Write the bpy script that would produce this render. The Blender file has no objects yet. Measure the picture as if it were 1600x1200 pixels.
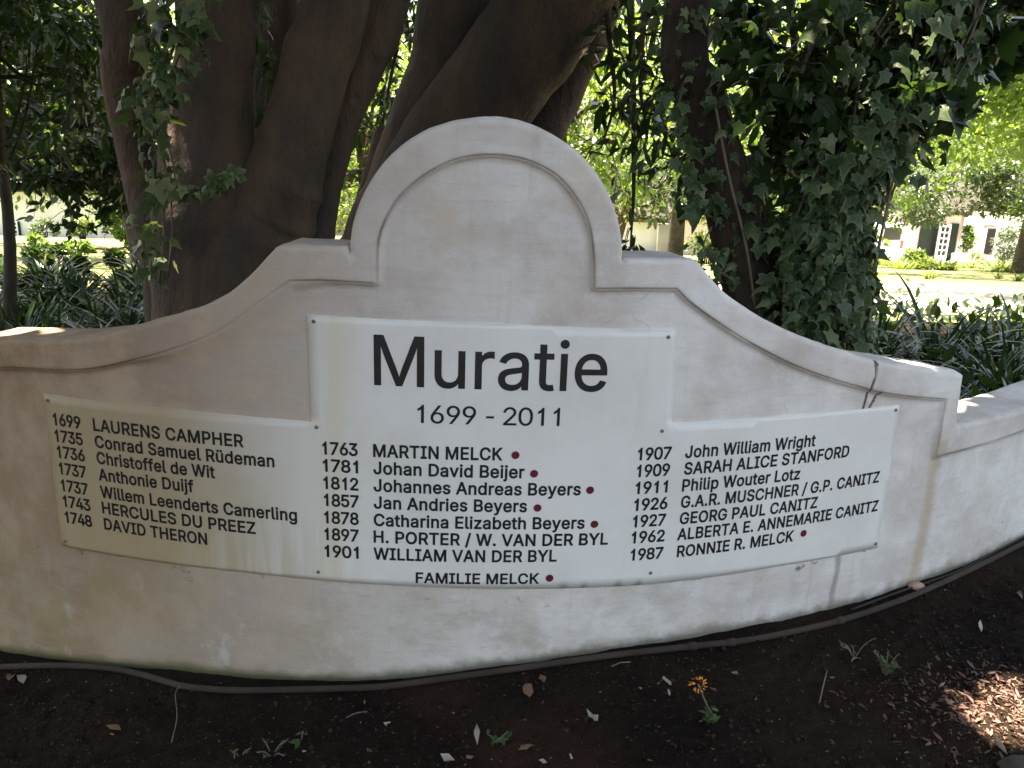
import bpy, bmesh, math, random
import numpy as np
from mathutils import Vector, Matrix, noise, geometry

C = bpy.context.scene
R2 = math.radians
random.seed(7)
rng = np.random.default_rng(7)

# ---------------------------------------------------------------- camera
CAM_Z, PITCH, ROLL, FPX = 1.5, 0.28176, 0.03378, 1332.2
camd = bpy.data.cameras.new("camera")
camd.sensor_width = 36.0
camd.lens = FPX / 1600 * 36.0
camd.clip_start, camd.clip_end = 0.05, 600
cam = bpy.data.objects.new("camera", camd)
CM = Matrix.Rotation(math.pi / 2 - PITCH, 3, 'X') @ Matrix.Rotation(ROLL, 3, 'Z')
cam.matrix_world = Matrix.Translation((0, 0, CAM_Z)) @ CM.to_4x4()
C.collection.objects.link(cam)
C.camera = cam

# ---------------------------------------------------------------- light
SUN_DIR = Vector((-0.15, 0.21, 0.966)).normalized()      # towards the sun
SUN_EL = math.asin(SUN_DIR.z)
SUN_AZ = math.atan2(SUN_DIR.x, SUN_DIR.y)
W = bpy.data.worlds.new("World")
C.world = W
W.use_nodes = True
wn = W.node_tree
sky = wn.nodes.new('ShaderNodeTexSky')
sky.sky_type = 'NISHITA'
sky.sun_disc = False
sky.sun_elevation = SUN_EL
sky.sun_rotation = SUN_AZ
sky.dust_density = 3.0
sky.ozone_density = 0.6
bg = wn.nodes['Background']
bg.inputs['Strength'].default_value = 0.06
wn.links.new(sky.outputs[0], bg.inputs[0])
sund = bpy.data.lights.new("sun", 'SUN')
sund.energy = 3.8
sund.angle = R2(0.53)
sund.color = (1.0, 0.95, 0.86)
sun = bpy.data.objects.new("sun", sund)
sun.rotation_euler = SUN_DIR.to_track_quat('Z', 'Y').to_euler()
sun.location = (0, 0, 30)
C.collection.objects.link(sun)
C.view_settings.view_transform = 'Standard'
C.view_settings.look = 'None'
C.view_settings.gamma = 1.0
C.view_settings.exposure = 3.55
C.view_settings.use_white_balance = True            # camera balanced for open shade
C.view_settings.white_balance_temperature = 8250
C.view_settings.white_balance_tint = 10
C.render.engine = 'CYCLES'
C.cycles.max_bounces = 7
C.cycles.diffuse_bounces = 4
C.cycles.glossy_bounces = 2
C.cycles.transmission_bounces = 4
C.cycles.transparent_max_bounces = 4
C.cycles.sample_clamp_indirect = 6.0

# ---------------------------------------------------------------- helpers
def tag(o, label=None, cat=None, group=None, kind=None):
    if label: o["label"] = label
    if cat: o["category"] = cat
    if group: o["group"] = group
    if kind: o["kind"] = kind
    return o

def empty(name, loc=(0, 0, 0), label=None, cat=None, group=None):
    o = bpy.data.objects.new(name, None)
    o.empty_display_size = 0.2
    o.location = loc
    C.collection.objects.link(o)
    return tag(o, label, cat, group)

def link(name, me, mat=None, parent=None, smooth=True):
    if mat is not None:
        for m in (mat if isinstance(mat, (list, tuple)) else [mat]):
            me.materials.append(m)
    if smooth and len(me.polygons):
        me.polygons.foreach_set('use_smooth', np.ones(len(me.polygons), bool))
    o = bpy.data.objects.new(name, me)
    C.collection.objects.link(o)
    if parent:
        o.parent = parent
        o.matrix_parent_inverse = Matrix.Translation(-Vector(parent.location))
    return o

def np_mesh(name, V, F, uv=None):
    """V (n,3), F (m,k) arrays -> mesh, fast"""
    me = bpy.data.meshes.new(name)
    V = np.ascontiguousarray(V, np.float32); F = np.ascontiguousarray(F, np.int32)
    m, k = F.shape
    me.vertices.add(len(V)); me.vertices.foreach_set('co', V.ravel())
    me.loops.add(m * k); me.loops.foreach_set('vertex_index', F.ravel())
    me.polygons.add(m)
    me.polygons.foreach_set('loop_start', np.arange(0, m * k, k, dtype=np.int32))
    if uv is not None:
        l = me.uv_layers.new(name='UVMap')
        l.data.foreach_set('uv', np.ascontiguousarray(uv[F.ravel()], np.float32).ravel())
    me.update(calc_edges=True)
    return me

def py_mesh(name, V, F):
    me = bpy.data.meshes.new(name)
    me.from_pydata([tuple(v) for v in V], [], [tuple(f) for f in F])
    me.update()
    return me

class MB:
    """collects boxes, tubes, polygons; build() links ONE mesh"""
    def __init__(s): s.V = []; s.F = []
    def add(s, V, F):
        b = len(s.V); s.V += [tuple(v) for v in V]; s.F += [tuple(i + b for i in f) for f in F]; return s
    def box(s, c, size, M=None):
        x, y, z = [d / 2 for d in size]
        V = [Vector((a * x, b * y, d * z)) for a in (-1, 1) for b in (-1, 1) for d in (-1, 1)]
        if M is not None: V = [M @ v for v in V]
        V = [v + Vector(c) for v in V]
        return s.add(V, [(0, 1, 3, 2), (4, 6, 7, 5), (0, 4, 5, 1), (2, 3, 7, 6), (0, 2, 6, 4), (1, 5, 7, 3)])
    def tube(s, P, rad, n=8, cap=True, wob=0.0, seed=0.0):
        P = [Vector(p) for p in P]
        V = []; F = []
        up = Vector((0.13, 0.91, 0.2)).normalized()
        for i, p in enumerate(P):
            d = (P[min(i + 1, len(P) - 1)] - P[max(i - 1, 0)]).normalized()
            a = d.cross(up)
            if a.length < 1e-3: a = d.cross(Vector((1, 0, 0)))
            a.normalize(); b = a.cross(d).normalized()
            r = rad[i] if hasattr(rad, '__len__') else rad
            for k in range(n):
                t = 2 * math.pi * k / n
                o = a * math.cos(t) + b * math.sin(t)
                rr = r
                if wob:
                    q = p + o * r + Vector((seed, 0, 0))
                    rr *= 1 + wob * (noise.noise(q * 2.2 / max(r * 4, .3)) + .6 * math.sin(t * 3 + seed + p.z * .7) + .35 * noise.noise(Vector((q.x * 9, q.y * 9, q.z * 2.6))) + .22 * noise.noise(Vector((q.x * 26, q.y * 26, q.z * 8))))
                V.append(p + o * rr)
        for i in range(len(P) - 1):
            for k in range(n):
                F.append((i * n + k, i * n + (k + 1) % n, (i + 1) * n + (k + 1) % n, (i + 1) * n + k))
        if cap:
            F.append(tuple(range(n - 1, -1, -1))); F.append(tuple(range((len(P) - 1) * n, len(P) * n)))
        return s.add(V, F)
    def lathe(s, c, prof, n=20):
        V = []; F = []
        for r, z in prof:
            for k in range(n):
                t = 2 * math.pi * k / n; V.append((c[0] + r * math.cos(t), c[1] + r * math.sin(t), c[2] + z))
        for i in range(len(prof) - 1):
            for k in range(n): F.append((i * n + k, i * n + (k + 1) % n, (i + 1) * n + (k + 1) % n, (i + 1) * n + k))
        F.append(tuple(range(n - 1, -1, -1))); F.append(tuple(range((len(prof) - 1) * n, len(prof) * n)))
        return s.add(V, F)
    def build(s, name, mat, parent=None, smooth=False, bevel=0):
        o = link(name, py_mesh(name, s.V, s.F), mat, parent, smooth)
        if bevel:
            b = o.modifiers.new('bevel', 'BEVEL'); b.width = bevel; b.segments = 2; b.limit_method = 'ANGLE'
        return o

def spline(P, n):
    """Catmull-Rom through P (list of tuples), n samples per span"""
    P = [np.array(p, float) for p in P]
    P = [2 * P[0] - P[1]] + P + [2 * P[-1] - P[-2]]
    out = []
    for i in range(1, len(P) - 2):
        for k in range(n):
            t = k / n; a, b, c, d = P[i - 1], P[i], P[i + 1], P[i + 2]
            out.append(.5 * (2 * b + (c - a) * t + (2 * a - 5 * b + 4 * c - d) * t * t + (3 * b - a - 3 * c + d) * t ** 3))
    out.append(P[-2])
    return out

def ray(px, py):
    return (CM @ Vector((px - 800, 600 - py, -FPX))).normalized()
def at(px, py, Y):
    d = ray(px, py); return Vector((0, 0, CAM_Z)) + d * (Y / d.y)
def ppm(Y):                                   # photo pixels per metre at distance Y
    return FPX / Y * 0.97

# ground heights: the bed rises to the right along the wall and the garden falls away behind it
GX = [-6, -1.56, -1.32, -0.96, -0.74, -0.55, -0.40, -0.24, 0.03, 0.30, 0.58, 0.75, 0.98, 1.25, 1.84, 6]
GZ = [-.3, -.095, -.061, -.016, -.008, .002, .015, .033, .075, .108, .128, .140, .149, .167, .183, .3]
def gz(x, y):
    b = float(np.interp(x, GX, GZ))
    k = max(0.0, min(1.0, (y - 4) / 6.0))
    fall = 0.0 if y < 5 else (y - 5) * 0.112 - .30 * (1 - math.exp(-(y - 5) / 4.0))
    return b * (1 - k) - max(0, fall)
def ground_hit(px, py):
    d = ray(px, py); t = 1.0
    lo, hi = 0.3, 80
    for _ in range(50):
        m = (lo + hi) / 2; p = Vector((0, 0, CAM_Z)) + d * m
        if p.z > gz(p.x, p.y): lo = m
        else: hi = m
    return Vector((0, 0, CAM_Z)) + d * lo

# ---------------------------------------------------------------- materials
def nodes_of(name):
    m = bpy.data.materials.new(name); m.use_nodes = True
    nt = m.node_tree
    return m, nt, nt.nodes['Principled BSDF']
def mixc(nt, fac, a, b, mode='MIX'):
    n = nt.nodes.new('ShaderNodeMix'); n.data_type = 'RGBA'; n.blend_type = mode
    for sock, v in ((n.inputs[0], fac), (n.inputs[6], a), (n.inputs[7], b)):
        if hasattr(v, 'links') or hasattr(v, 'is_linked'): nt.links.new(v, sock)
        elif isinstance(v, (int, float)): sock.default_value = v
        else: sock.default_value = (*v, 1) if len(v) == 3 else v
    return n.outputs[2]
def ramp(nt, fac, a, b, va=0.0, vb=1.0):
    n = nt.nodes.new('ShaderNodeMapRange'); n.interpolation_type = 'SMOOTHSTEP'
    nt.links.new(fac, n.inputs[0]); n.inputs[1].default_value = a; n.inputs[2].default_value = b
    n.inputs[3].default_value = va; n.inputs[4].default_value = vb
    return n.outputs[0]
def math_(nt, op, a, b=None):
    n = nt.nodes.new('ShaderNodeMath'); n.operation = op
    for s, v in ((n.inputs[0], a), (n.inputs[1], b)):
        if v is None: continue
        if isinstance(v, (int, float)): s.default_value = v
        else: nt.links.new(v, s)
    return n.outputs[0]
def noise_(nt, vec, scale, detail=4, rough=.6, sc3=None):
    n = nt.nodes.new('ShaderNodeTexNoise'); n.inputs['Scale'].default_value = scale
    n.inputs['Detail'].default_value = detail; n.inputs['Roughness'].default_value = rough
    if sc3:
        mp = nt.nodes.new('ShaderNodeMapping'); mp.inputs['Scale'].default_value = sc3
        nt.links.new(vec, mp.inputs[0]); vec = mp.outputs[0]
    nt.links.new(vec, n.inputs['Vector'])
    return n.outputs[0]
def bump(nt, p, h, strength=.3, dist=.01):
    b = nt.nodes.new('ShaderNodeBump'); b.inputs['Strength'].default_value = strength; b.inputs['Distance'].default_value = dist
    nt.links.new(h, b.inputs['Height']); nt.links.new(b.outputs[0], p.inputs['Normal'])
def coords(nt, which='Object'):
    return nt.nodes.new('ShaderNodeTexCoord').outputs[which]

def pbr(name, c1, c2=None, scale=6, rough=.7, bs=0, bstr=.3, bdist=.01, spec=.5, metal=0, sc3=None):
    m, nt, p = nodes_of(name)
    co = coords(nt)
    n = noise_(nt, co, scale, 5, .62, sc3)
    nt.links.new(mixc(nt, ramp(nt, n, .35, .65), c1, c2 or c1), p.inputs['Base Color'])
    p.inputs['Roughness'].default_value = rough; p.inputs['Metallic'].default_value = metal
    p.inputs['Specular IOR Level'].default_value = spec
    if bs: bump(nt, p, noise_(nt, co, bs, 6, .65, sc3), bstr, bdist)
    return m

def leafmat(name, c1, c2, trans, tf=.35, rough=.38, ivy=False, pale=None, pf=.1, spec=.5):
    m, nt, p = nodes_of(name)
    g = nt.nodes.new('ShaderNodeNewGeometry')
    rnd = g.outputs['Random Per Island']
    col = mixc(nt, rnd, c1, c2)
    if pale:
        w = nt.nodes.new('ShaderNodeTexWhiteNoise'); w.noise_dimensions = '1D'
        nt.links.new(rnd, w.inputs['W'])
        col = mixc(nt, math_(nt, 'GREATER_THAN', w.outputs[0], 1 - pf), col, pale)
    if ivy:                                    # pale margins and veins drawn in the leaf's own UVs
        uv = nt.nodes.new('ShaderNodeUVMap').outputs[0]
        sx = nt.nodes.new('ShaderNodeSeparateXYZ'); nt.links.new(uv, sx.inputs[0])
        edge = ramp(nt, sx.outputs[0], .74, .96)
        vein = ramp(nt, sx.outputs[1], .05, .0)
        k = math_(nt, 'MAXIMUM', math_(nt, 'MULTIPLY', edge, .5), math_(nt, 'MULTIPLY', vein, .5))
        col = mixc(nt, k, col, (.15, .18, .10))
        bump(nt, p, noise_(nt, uv, 9, 3), .25, .004)
    nt.links.new(col, p.inputs['Base Color'])
    p.inputs['Roughness'].default_value = rough
    p.inputs['Specular IOR Level'].default_value = spec
    t = nt.nodes.new('ShaderNodeBsdfTranslucent')
    nt.links.new(mixc(nt, rnd, trans, tuple(c * .65 for c in trans)), t.inputs[0])
    mx = nt.nodes.new('ShaderNodeMixShader'); mx.inputs[0].default_value = tf
    nt.links.new(p.outputs[0], mx.inputs[1]); nt.links.new(t.outputs[0], mx.inputs[2])
    nt.links.new(mx.outputs[0], nt.nodes['Material Output'].inputs[0])
    return m

M = {}
M['ivy'] = leafmat('ivy leaf', (.012, .035, .011), (.046, .082, .030), (.09, .18, .03), .16, .45, True, (.11, .135, .06), .10, spec=.32)
M['ivy_old'] = leafmat('pale ivy leaf', (.016, .038, .010), (.060, .090, .026), (.10, .15, .03), .2, .48, True, (.14, .16, .06), .2, spec=.3)
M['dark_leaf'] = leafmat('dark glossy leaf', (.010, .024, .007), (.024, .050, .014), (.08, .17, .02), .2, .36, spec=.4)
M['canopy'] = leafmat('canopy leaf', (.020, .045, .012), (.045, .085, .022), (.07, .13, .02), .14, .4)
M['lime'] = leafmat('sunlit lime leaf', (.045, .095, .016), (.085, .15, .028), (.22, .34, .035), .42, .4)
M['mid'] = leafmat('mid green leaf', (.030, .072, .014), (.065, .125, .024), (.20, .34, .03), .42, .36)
M['silver'] = leafmat('shiny bush leaf', (.05, .085, .045), (.09, .13, .075), (.15, .22, .06), .22, .22)
M['strap'] = leafmat('strap leaf', (.006, .019, .006), (.018, .042, .013), (.06, .14, .02), .16, .22, pale=(.13, .15, .04), pf=.08, spec=.26)
M['grassy'] = leafmat('bright border leaf', (.08, .14, .03), (.14, .2, .05), (.25, .34, .06), .35, .45)
M['weed'] = leafmat('weed leaf', (.022, .055, .012), (.045, .085, .02), (.08, .16, .02), .3, .45)
M['petal'] = leafmat('orange petal', (.75, .22, .03), (.85, .35, .06), (.8, .3, .05), .3, .5)
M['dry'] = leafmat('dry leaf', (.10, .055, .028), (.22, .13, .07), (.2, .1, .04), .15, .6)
M['dry_pale'] = leafmat('bleached dry leaf', (.20, .17, .13), (.36, .32, .27), (.3, .25, .2), .1, .6)
M['mulch'] = leafmat('reddish leaf mulch', (.040, .017, .011), (.15, .075, .055), (.06, .025, .012), .05, .6)
M['bark'] = pbr('smooth bark', (.052, .040, .032), (.110, .070, .046), 3.2, .85, 20, 1.0, .05, .25, sc3=(1, 1, .4))
M['bark_dark'] = pbr('rough dark bark', (.022, .016, .013), (.055, .040, .031), 9, .9, 22, .8, .03, .2, sc3=(1, 1, .25))
M['bark_bg'] = pbr('garden tree bark', (.04, .032, .024), (.07, .055, .04), 6, .85, 12, .5, .03, .2)
M['crumb'] = pbr('soil crumb', (.014, .010, .0075), (.040, .027, .018), 60, 1.0, spec=.08)
M['vine'] = pbr('vine stem', (.09, .075, .05), (.14, .11, .075), 12, .8)
M['pipe'] = pbr('brown plastic pipe', (.024, .0155, .0105), (.038, .026, .018), 7, .9, 60, .1, .002)
M['letter'] = pbr('black vinyl lettering', (.006, .007, .009), (.010, .011, .013), 30, .42)
M['dot'] = pbr('dark red vinyl dot', (.115, .012, .022), (.15, .016, .028), 40, .35)
M['screw'] = pbr('dull steel screw', (.12, .11, .10), (.22, .20, .18), 200, .5, metal=.5)
M['white_wall'] = pbr('whitewashed house wall', (.60, .575, .55), (.68, .655, .63), .8, .9, 5, .1, .02)
M['pink_wall'] = pbr('pinkish limewash', (.50, .40, .36), (.57, .47, .43), .8, .9, 5, .1, .02)
M['grey_wall'] = pbr('grey render', (.22, .22, .21), (.30, .29, .27), 1.2, .9)
M['roof'] = pbr('dark thatch roof', (.022, .020, .017), (.040, .036, .030), 3, .95, 20, .6, .05)
M['green_door'] = pbr('dark green door paint', (.009, .017, .013), (.013, .023, .018), 3, .6, spec=.2)
M['white_paint'] = pbr('white gloss paint', (.78, .78, .77), (.82, .82, .81), 3, .4)
M['painted_interior'] = pbr('painted interior shade', (.012, .010, .009), (.02, .017, .015), 2, .9)  # near-black colour painting the shade inside the doorways, used on flat sheets
M['terracotta'] = pbr('terracotta', (.30, .11, .06), (.38, .16, .09), 5, .8)
M['stone'] = pbr('pinkish stone', (.34, .21, .15), (.46, .31, .23), 20, .85, 60, .4, .004)
M['brown_stone'] = pbr('dark brown stone', (.030, .022, .018), (.045, .033, .026), 20, .8, 60, .4, .004)
M['van_paint'] = pbr('white van paint', (.44, .45, .475), (.48, .49, .515), 1, .25)
M['red_lens'] = pbr('red lamp lens', (.35, .02, .02), (.42, .03, .03), 10, .2)
M['black_rubber'] = pbr('black rubber', (.012, .012, .012), (.02, .02, .02), 10, .7)
M['plate'] = pbr('pale number plate', (.55, .55, .52), (.6, .6, .57), 10, .5)
M['gravel'] = pbr('pale gravel', (.32, .28, .225), (.44, .395, .33), 1.6, .95, 40, .5, .02)
M['patio'] = pbr('pale paving', (.46, .435, .40), (.54, .52, .48), 2, .9)
m, nt, p = nodes_of('dark window glass'); p.inputs['Base Color'].default_value = (.012, .015, .017, 1); p.inputs['Roughness'].default_value = .25; p.inputs['Specular IOR Level'].default_value = .25
M['glass'] = m

# garden soil, with bark mulch showing in places
m, nt, p = nodes_of('garden soil')
co = coords(nt)
big = noise_(nt, co, 1.7, 3); fine = noise_(nt, co, 45, 6, .7); grit = noise_(nt, co, 160, 4, .7)
col = mixc(nt, ramp(nt, big, .4, .65), (.012, .0085, .0062), (.022, .0145, .0098))
col = mixc(nt, ramp(nt, fine, .52, .75), col, (.032, .023, .017))
vor = nt.nodes.new('ShaderNodeTexVoronoi'); vor.inputs['Scale'].default_value = 55; nt.links.new(co, vor.inputs['Vector'])
col = mixc(nt, math_(nt, 'MULTIPLY', ramp(nt, vor.outputs['Distance'], .10, .04), .5), col, (.075, .06, .048))
red = noise_(nt, co, .9, 2)
col = mixc(nt, math_(nt, 'MULTIPLY', ramp(nt, red, .5, .6), .35), col, (.055, .024, .016))
nt.links.new(col, p.inputs['Base Color']); p.inputs['Roughness'].default_value = 1.0; p.inputs['Specular IOR Level'].default_value = .08
bump(nt, p, math_(nt, 'ADD', fine, math_(nt, 'MULTIPLY', grit, .6)), 1.0, .012)
M['soil'] = m

m, nt, p = nodes_of('lawn turf')
co = coords(nt)
a = noise_(nt, co, .5, 4); b = noise_(nt, co, 14, 5, .7)
col = mixc(nt, ramp(nt, a, .4, .62), (.075, .105, .025), (.16, .155, .06))
col = mixc(nt, math_(nt, 'MULTIPLY', ramp(nt, b, .45, .7), .5), col, (.22, .195, .11))
nt.links.new(col, p.inputs['Base Color']); p.inputs['Roughness'].default_value = .9
bump(nt, p, b, .8, .05)
M['turf'] = m

# limewashed plaster of the curved wall: UV = metres along the wall / height
m, nt, p = nodes_of('limewashed plaster')
uv = nt.nodes.new('ShaderNodeUVMap').outputs[0]
sx = nt.nodes.new('ShaderNodeSeparateXYZ'); nt.links.new(uv, sx.inputs[0]); S, Z = sx.outputs[0], sx.outputs[1]
blot = noise_(nt, uv, 3.4, 5, .6); blot2 = noise_(nt, uv, 8.5, 5, .65); brush = noise_(nt, uv, 1, 6, .7, (7, 42, 1)); drip = noise_(nt, uv, 1, 4, .6, (26, 2.2, 1))
speck = noise_(nt, uv, 70, 4, .75)
col = mixc(nt, ramp(nt, blot, .34, .68), (.665, .63, .595), (.49, .435, .395))
col = mixc(nt, math_(nt, 'MULTIPLY', ramp(nt, blot2, .50, .70), .5), col, (.70, .685, .69))
col = mixc(nt, math_(nt, 'MULTIPLY', ramp(nt, brush, .48, .72), .30), col, (.42, .36, .33))
left = ramp(nt, math_(nt, 'ADD', S, math_(nt, 'MULTIPLY', math_(nt, 'SUBTRACT', blot, .5), 1.1)), .38, -1.0)  # brown stain, deepened leftward so its colour also carries the light falloff
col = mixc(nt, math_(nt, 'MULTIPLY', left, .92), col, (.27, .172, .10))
top = ramp(nt, Z, .50, .95)
col = mixc(nt, math_(nt, 'MULTIPLY', math_(nt, 'MULTIPLY', top, ramp(nt, blot2, .45, .62)), math_(nt, 'MULTIPLY', ramp(nt, S, .1, -.5), .5)), col, (.47, .33, .21))
patch = noise_(nt, uv, 2.2, 5, .65, (1.3, 1, 1))
col = mixc(nt, math_(nt, 'MULTIPLY', math_(nt, 'MULTIPLY', ramp(nt, patch, .47, .66), ramp(nt, S, 1.6, -.2)), .55), col, (.47, .365, .27))
# ochre wash below the sign, lower left
och = math_(nt, 'MULTIPLY', ramp(nt, Z, .36, .28), math_(nt, 'MULTIPLY', ramp(nt, S, -.45, -.8), ramp(nt, noise_(nt, uv, 1, 3, .5, (7, 2.0, 1)), .36, .66)))
col = mixc(nt, math_(nt, 'MULTIPLY', och, .5), col, (.30, .235, .12))
# grime and bare patches on the lower part; grime also paints in leftward shade
low = math_(nt, 'MULTIPLY', ramp(nt, Z, .42, .22), ramp(nt, noise_(nt, uv, 3.1, 6, .7, (1, 1.6, 1)), .45, .62))
col = mixc(nt, math_(nt, 'MULTIPLY', math_(nt, 'MULTIPLY', low, ramp(nt, S, 1.5, .2, .35, 1.0)), .6), col, (.36, .30, .235))
bare = math_(nt, 'MULTIPLY', ramp(nt, Z, .36, .26), ramp(nt, noise_(nt, uv, 4.6, 5, .65, (1, .55, 1)), .58, .72))
col = mixc(nt, math_(nt, 'MULTIPLY', bare, .55), col, (.60, .61, .61))
# run-off streaks below sign and copings
col = mixc(nt, math_(nt, 'MULTIPLY', ramp(nt, drip, .55, .75), .28), col, (.40, .345, .28))
# rust streak under the step of the post
rs = math_(nt, 'ABSOLUTE', math_(nt, 'SUBTRACT', math_(nt, 'ADD', S, math_(nt, 'MULTIPLY', blot2, .05)), 1.685))
rust = math_(nt, 'MULTIPLY', ramp(nt, rs, .045, .005), math_(nt, 'MULTIPLY', ramp(nt, Z, .10, .2), ramp(nt, Z, .72, .6)))
col = mixc(nt, math_(nt, 'MULTIPLY', rust, .55), col, (.40, .27, .15))
# dark seep below the lower edge of the sign
seep = math_(nt, 'MULTIPLY', math_(nt, 'MULTIPLY', ramp(nt, Z, .20, .335), ramp(nt, Z, .352, .338)), ramp(nt, noise_(nt, uv, 1, 5, .7, (14, 20, 1)), .60, .70))
col = mixc(nt, math_(nt, 'MULTIPLY', seep, .85), col, (.07, .05, .04))
rs2 = math_(nt, 'ABSOLUTE', math_(nt, 'SUBTRACT', math_(nt, 'ADD', S, math_(nt, 'MULTIPLY', blot2, .04)), 1.335))
col = mixc(nt, math_(nt, 'MULTIPLY', math_(nt, 'MULTIPLY', ramp(nt, rs2, .016, .004), ramp(nt, Z, .36, .33)), .55), col, (.14, .12, .11))
# splash and algae at the foot
at_ = nt.nodes.new('ShaderNodeAttribute'); at_.attribute_name = 'foot'
foot = ramp(nt, math_(nt, 'ADD', at_.outputs['Fac'], math_(nt, 'MULTIPLY', math_(nt, 'SUBTRACT', blot2, .5), .09)), .045, .0)
col = mixc(nt, math_(nt, 'MULTIPLY', foot, .8), col, (.16, .135, .085))
foot2 = math_(nt, 'MULTIPLY', ramp(nt, at_.outputs['Fac'], .035, .0), ramp(nt, S, .3, -.4))
col = mixc(nt, math_(nt, 'MULTIPLY', foot2, .8), col, (.075, .085, .025))
# hairline cracks here and there
wv = nt.nodes.new('ShaderNodeVectorMath'); wv.operation = 'MULTIPLY_ADD'
nz_ = nt.nodes.new('ShaderNodeTexNoise'); nz_.inputs['Scale'].default_value = 7; nt.links.new(uv, nz_.inputs['Vector'])
nt.links.new(nz_.outputs['Color'], wv.inputs[0]); wv.inputs[1].default_value = (.16, .16, 0); nt.links.new(uv, wv.inputs[2])
vo = nt.nodes.new('ShaderNodeTexVoronoi'); vo.feature = 'DISTANCE_TO_EDGE'; vo.inputs['Scale'].default_value = 2.3; nt.links.new(wv.outputs[0], vo.inputs['Vector'])
hair = math_(nt, 'MULTIPLY', ramp(nt, vo.outputs['Distance'], .006, .0015), ramp(nt, noise_(nt, uv, 2.1, 3), .56, .66))
col = mixc(nt, math_(nt, 'MULTIPLY', hair, .6), col, (.19, .15, .12))
spk2 = noise_(nt, uv, 23, 5, .8)
col = mixc(nt, math_(nt, 'MULTIPLY', ramp(nt, spk2, .70, .76), .5), col, (.24, .19, .15))
# grime in the scored lines
ad = nt.nodes.new('ShaderNodeAttribute'); ad.attribute_name = 'grime'
col = mixc(nt, math_(nt, 'MULTIPLY', ad.outputs['Fac'], ramp(nt, blot2, .30, .55, .35, .95)), col, (.13, .085, .06))
col = mixc(nt, math_(nt, 'MULTIPLY', ramp(nt, speck, .69, .74), .6), col, (.17, .13, .10))
nt.links.new(col, p.inputs['Base Color']); p.inputs['Roughness'].default_value = .88; p.inputs['Specular IOR Level'].default_value = .25
bump(nt, p, math_(nt, 'ADD', math_(nt, 'ADD', math_(nt, 'MULTIPLY', brush, .5), blot2), math_(nt, 'MULTIPLY', speck, .35)), .5, .006)
M['plaster'] = m

# sign sheet
m, nt, p = nodes_of('weathered white sign board')
uv = nt.nodes.new('ShaderNodeUVMap').outputs[0]
sx = nt.nodes.new('ShaderNodeSeparateXYZ'); nt.links.new(uv, sx.inputs[0]); S, Z = sx.outputs[0], sx.outputs[1]
blot = noise_(nt, uv, 2.6, 5, .6); drip = noise_(nt, uv, 1, 4, .6, (20, 1.6, 1)); b3 = noise_(nt, uv, 12, 4, .6); speck = noise_(nt, uv, 42, 3, .7)
col = mixc(nt, ramp(nt, blot, .35, .7), (.71, .69, .655), (.63, .605, .565))
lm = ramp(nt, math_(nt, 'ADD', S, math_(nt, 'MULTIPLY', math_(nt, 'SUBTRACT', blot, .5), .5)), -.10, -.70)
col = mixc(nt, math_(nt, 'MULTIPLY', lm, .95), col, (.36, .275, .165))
lo = math_(nt, 'MULTIPLY', math_(nt, 'MULTIPLY', ramp(nt, Z, .62, .33), ramp(nt, S, .0, -.5)), ramp(nt, drip, .38, .62))
col = mixc(nt, math_(nt, 'MULTIPLY', lo, .6), col, (.38, .28, .15))
ce = math_(nt, 'MULTIPLY', ramp(nt, math_(nt, 'ABSOLUTE', math_(nt, 'ADD', S, .165)), .10, .0), ramp(nt, drip, .3, .55))
col = mixc(nt, math_(nt, 'MULTIPLY', ce, .45), col, (.60, .52, .34))
col = mixc(nt, math_(nt, 'MULTIPLY', ramp(nt, drip, .58, .8), .22), col, (.52, .47, .40))
col = mixc(nt, math_(nt, 'MULTIPLY', ramp(nt, speck, .72, .76), .5), col, (.35, .28, .2))
nt.links.new(col, p.inputs['Base Color']); p.inputs['Roughness'].default_value = .42; p.inputs['Specular IOR Level'].default_value = .4
bump(nt, p, math_(nt, 'ADD', blot, math_(nt, 'MULTIPLY', b3, .2)), .12, .01)
M['sign'] = m

# ---------------------------------------------------------------- ground
def ground_sheet(name, xs, ys, mat, lift=0.0, fn=None, kind='structure'):
    X, Y = np.meshgrid(xs, ys)
    Z = np.array([[gz(x, y) for x in xs] for y in ys]) + lift
    if fn is not None: Z = Z + fn(X, Y)
    V = np.stack([X.ravel(), Y.ravel(), Z.ravel()], 1)
    nx, ny = len(xs), len(ys)
    i = np.arange(nx - 1)[None, :] + nx * np.arange(ny - 1)[:, None]
    i = i.ravel()
    F = np.stack([i, i + 1, i + 1 + nx, i + nx], 1)
    o = link(name, np_mesh(name, V, F), mat)
    return tag(o, kind=kind)

def steps(*segs):
    out = []
    for a, b, d in segs: out += list(np.arange(a, b, d))
    return np.array(out + [segs[-1][1]])

def soil_relief(X, Y):
    out = np.zeros_like(X)
    near = (np.abs(X) < 2.6) & (Y > 1.1) & (Y < 3.0)
    idx = np.argwhere(near)
    for i, j in idx:
        v = Vector((X[i, j], Y[i, j], 0))
        h = .016 * noise.noise(v * 5) + .010 * noise.noise(v * 14) + .0075 * noise.noise(v * 38) + .006 * max(0, noise.noise(v * 75))
        d = math.hypot(X[i, j] + .288, Y[i, j] - 5.589) - 3.529       # distance in front of the wall
        h *= min(1, max(.25, d / .12))
        out[i, j] = h
    return out
xs = steps((-160, -20, 10), (-20, -2.4, .8), (-2.4, 2.4, .011), (2.4, 20, .8), (20, 160, 10))
ys = steps((-60, -2, 2), (-2, 1.3, .15), (1.3, 2.75, .011), (2.75, 8, .4), (8, 60, 2), (60, 200, 14))
ground_sheet('soil_ground', xs, ys, M['soil'], 0, soil_relief)
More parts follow.
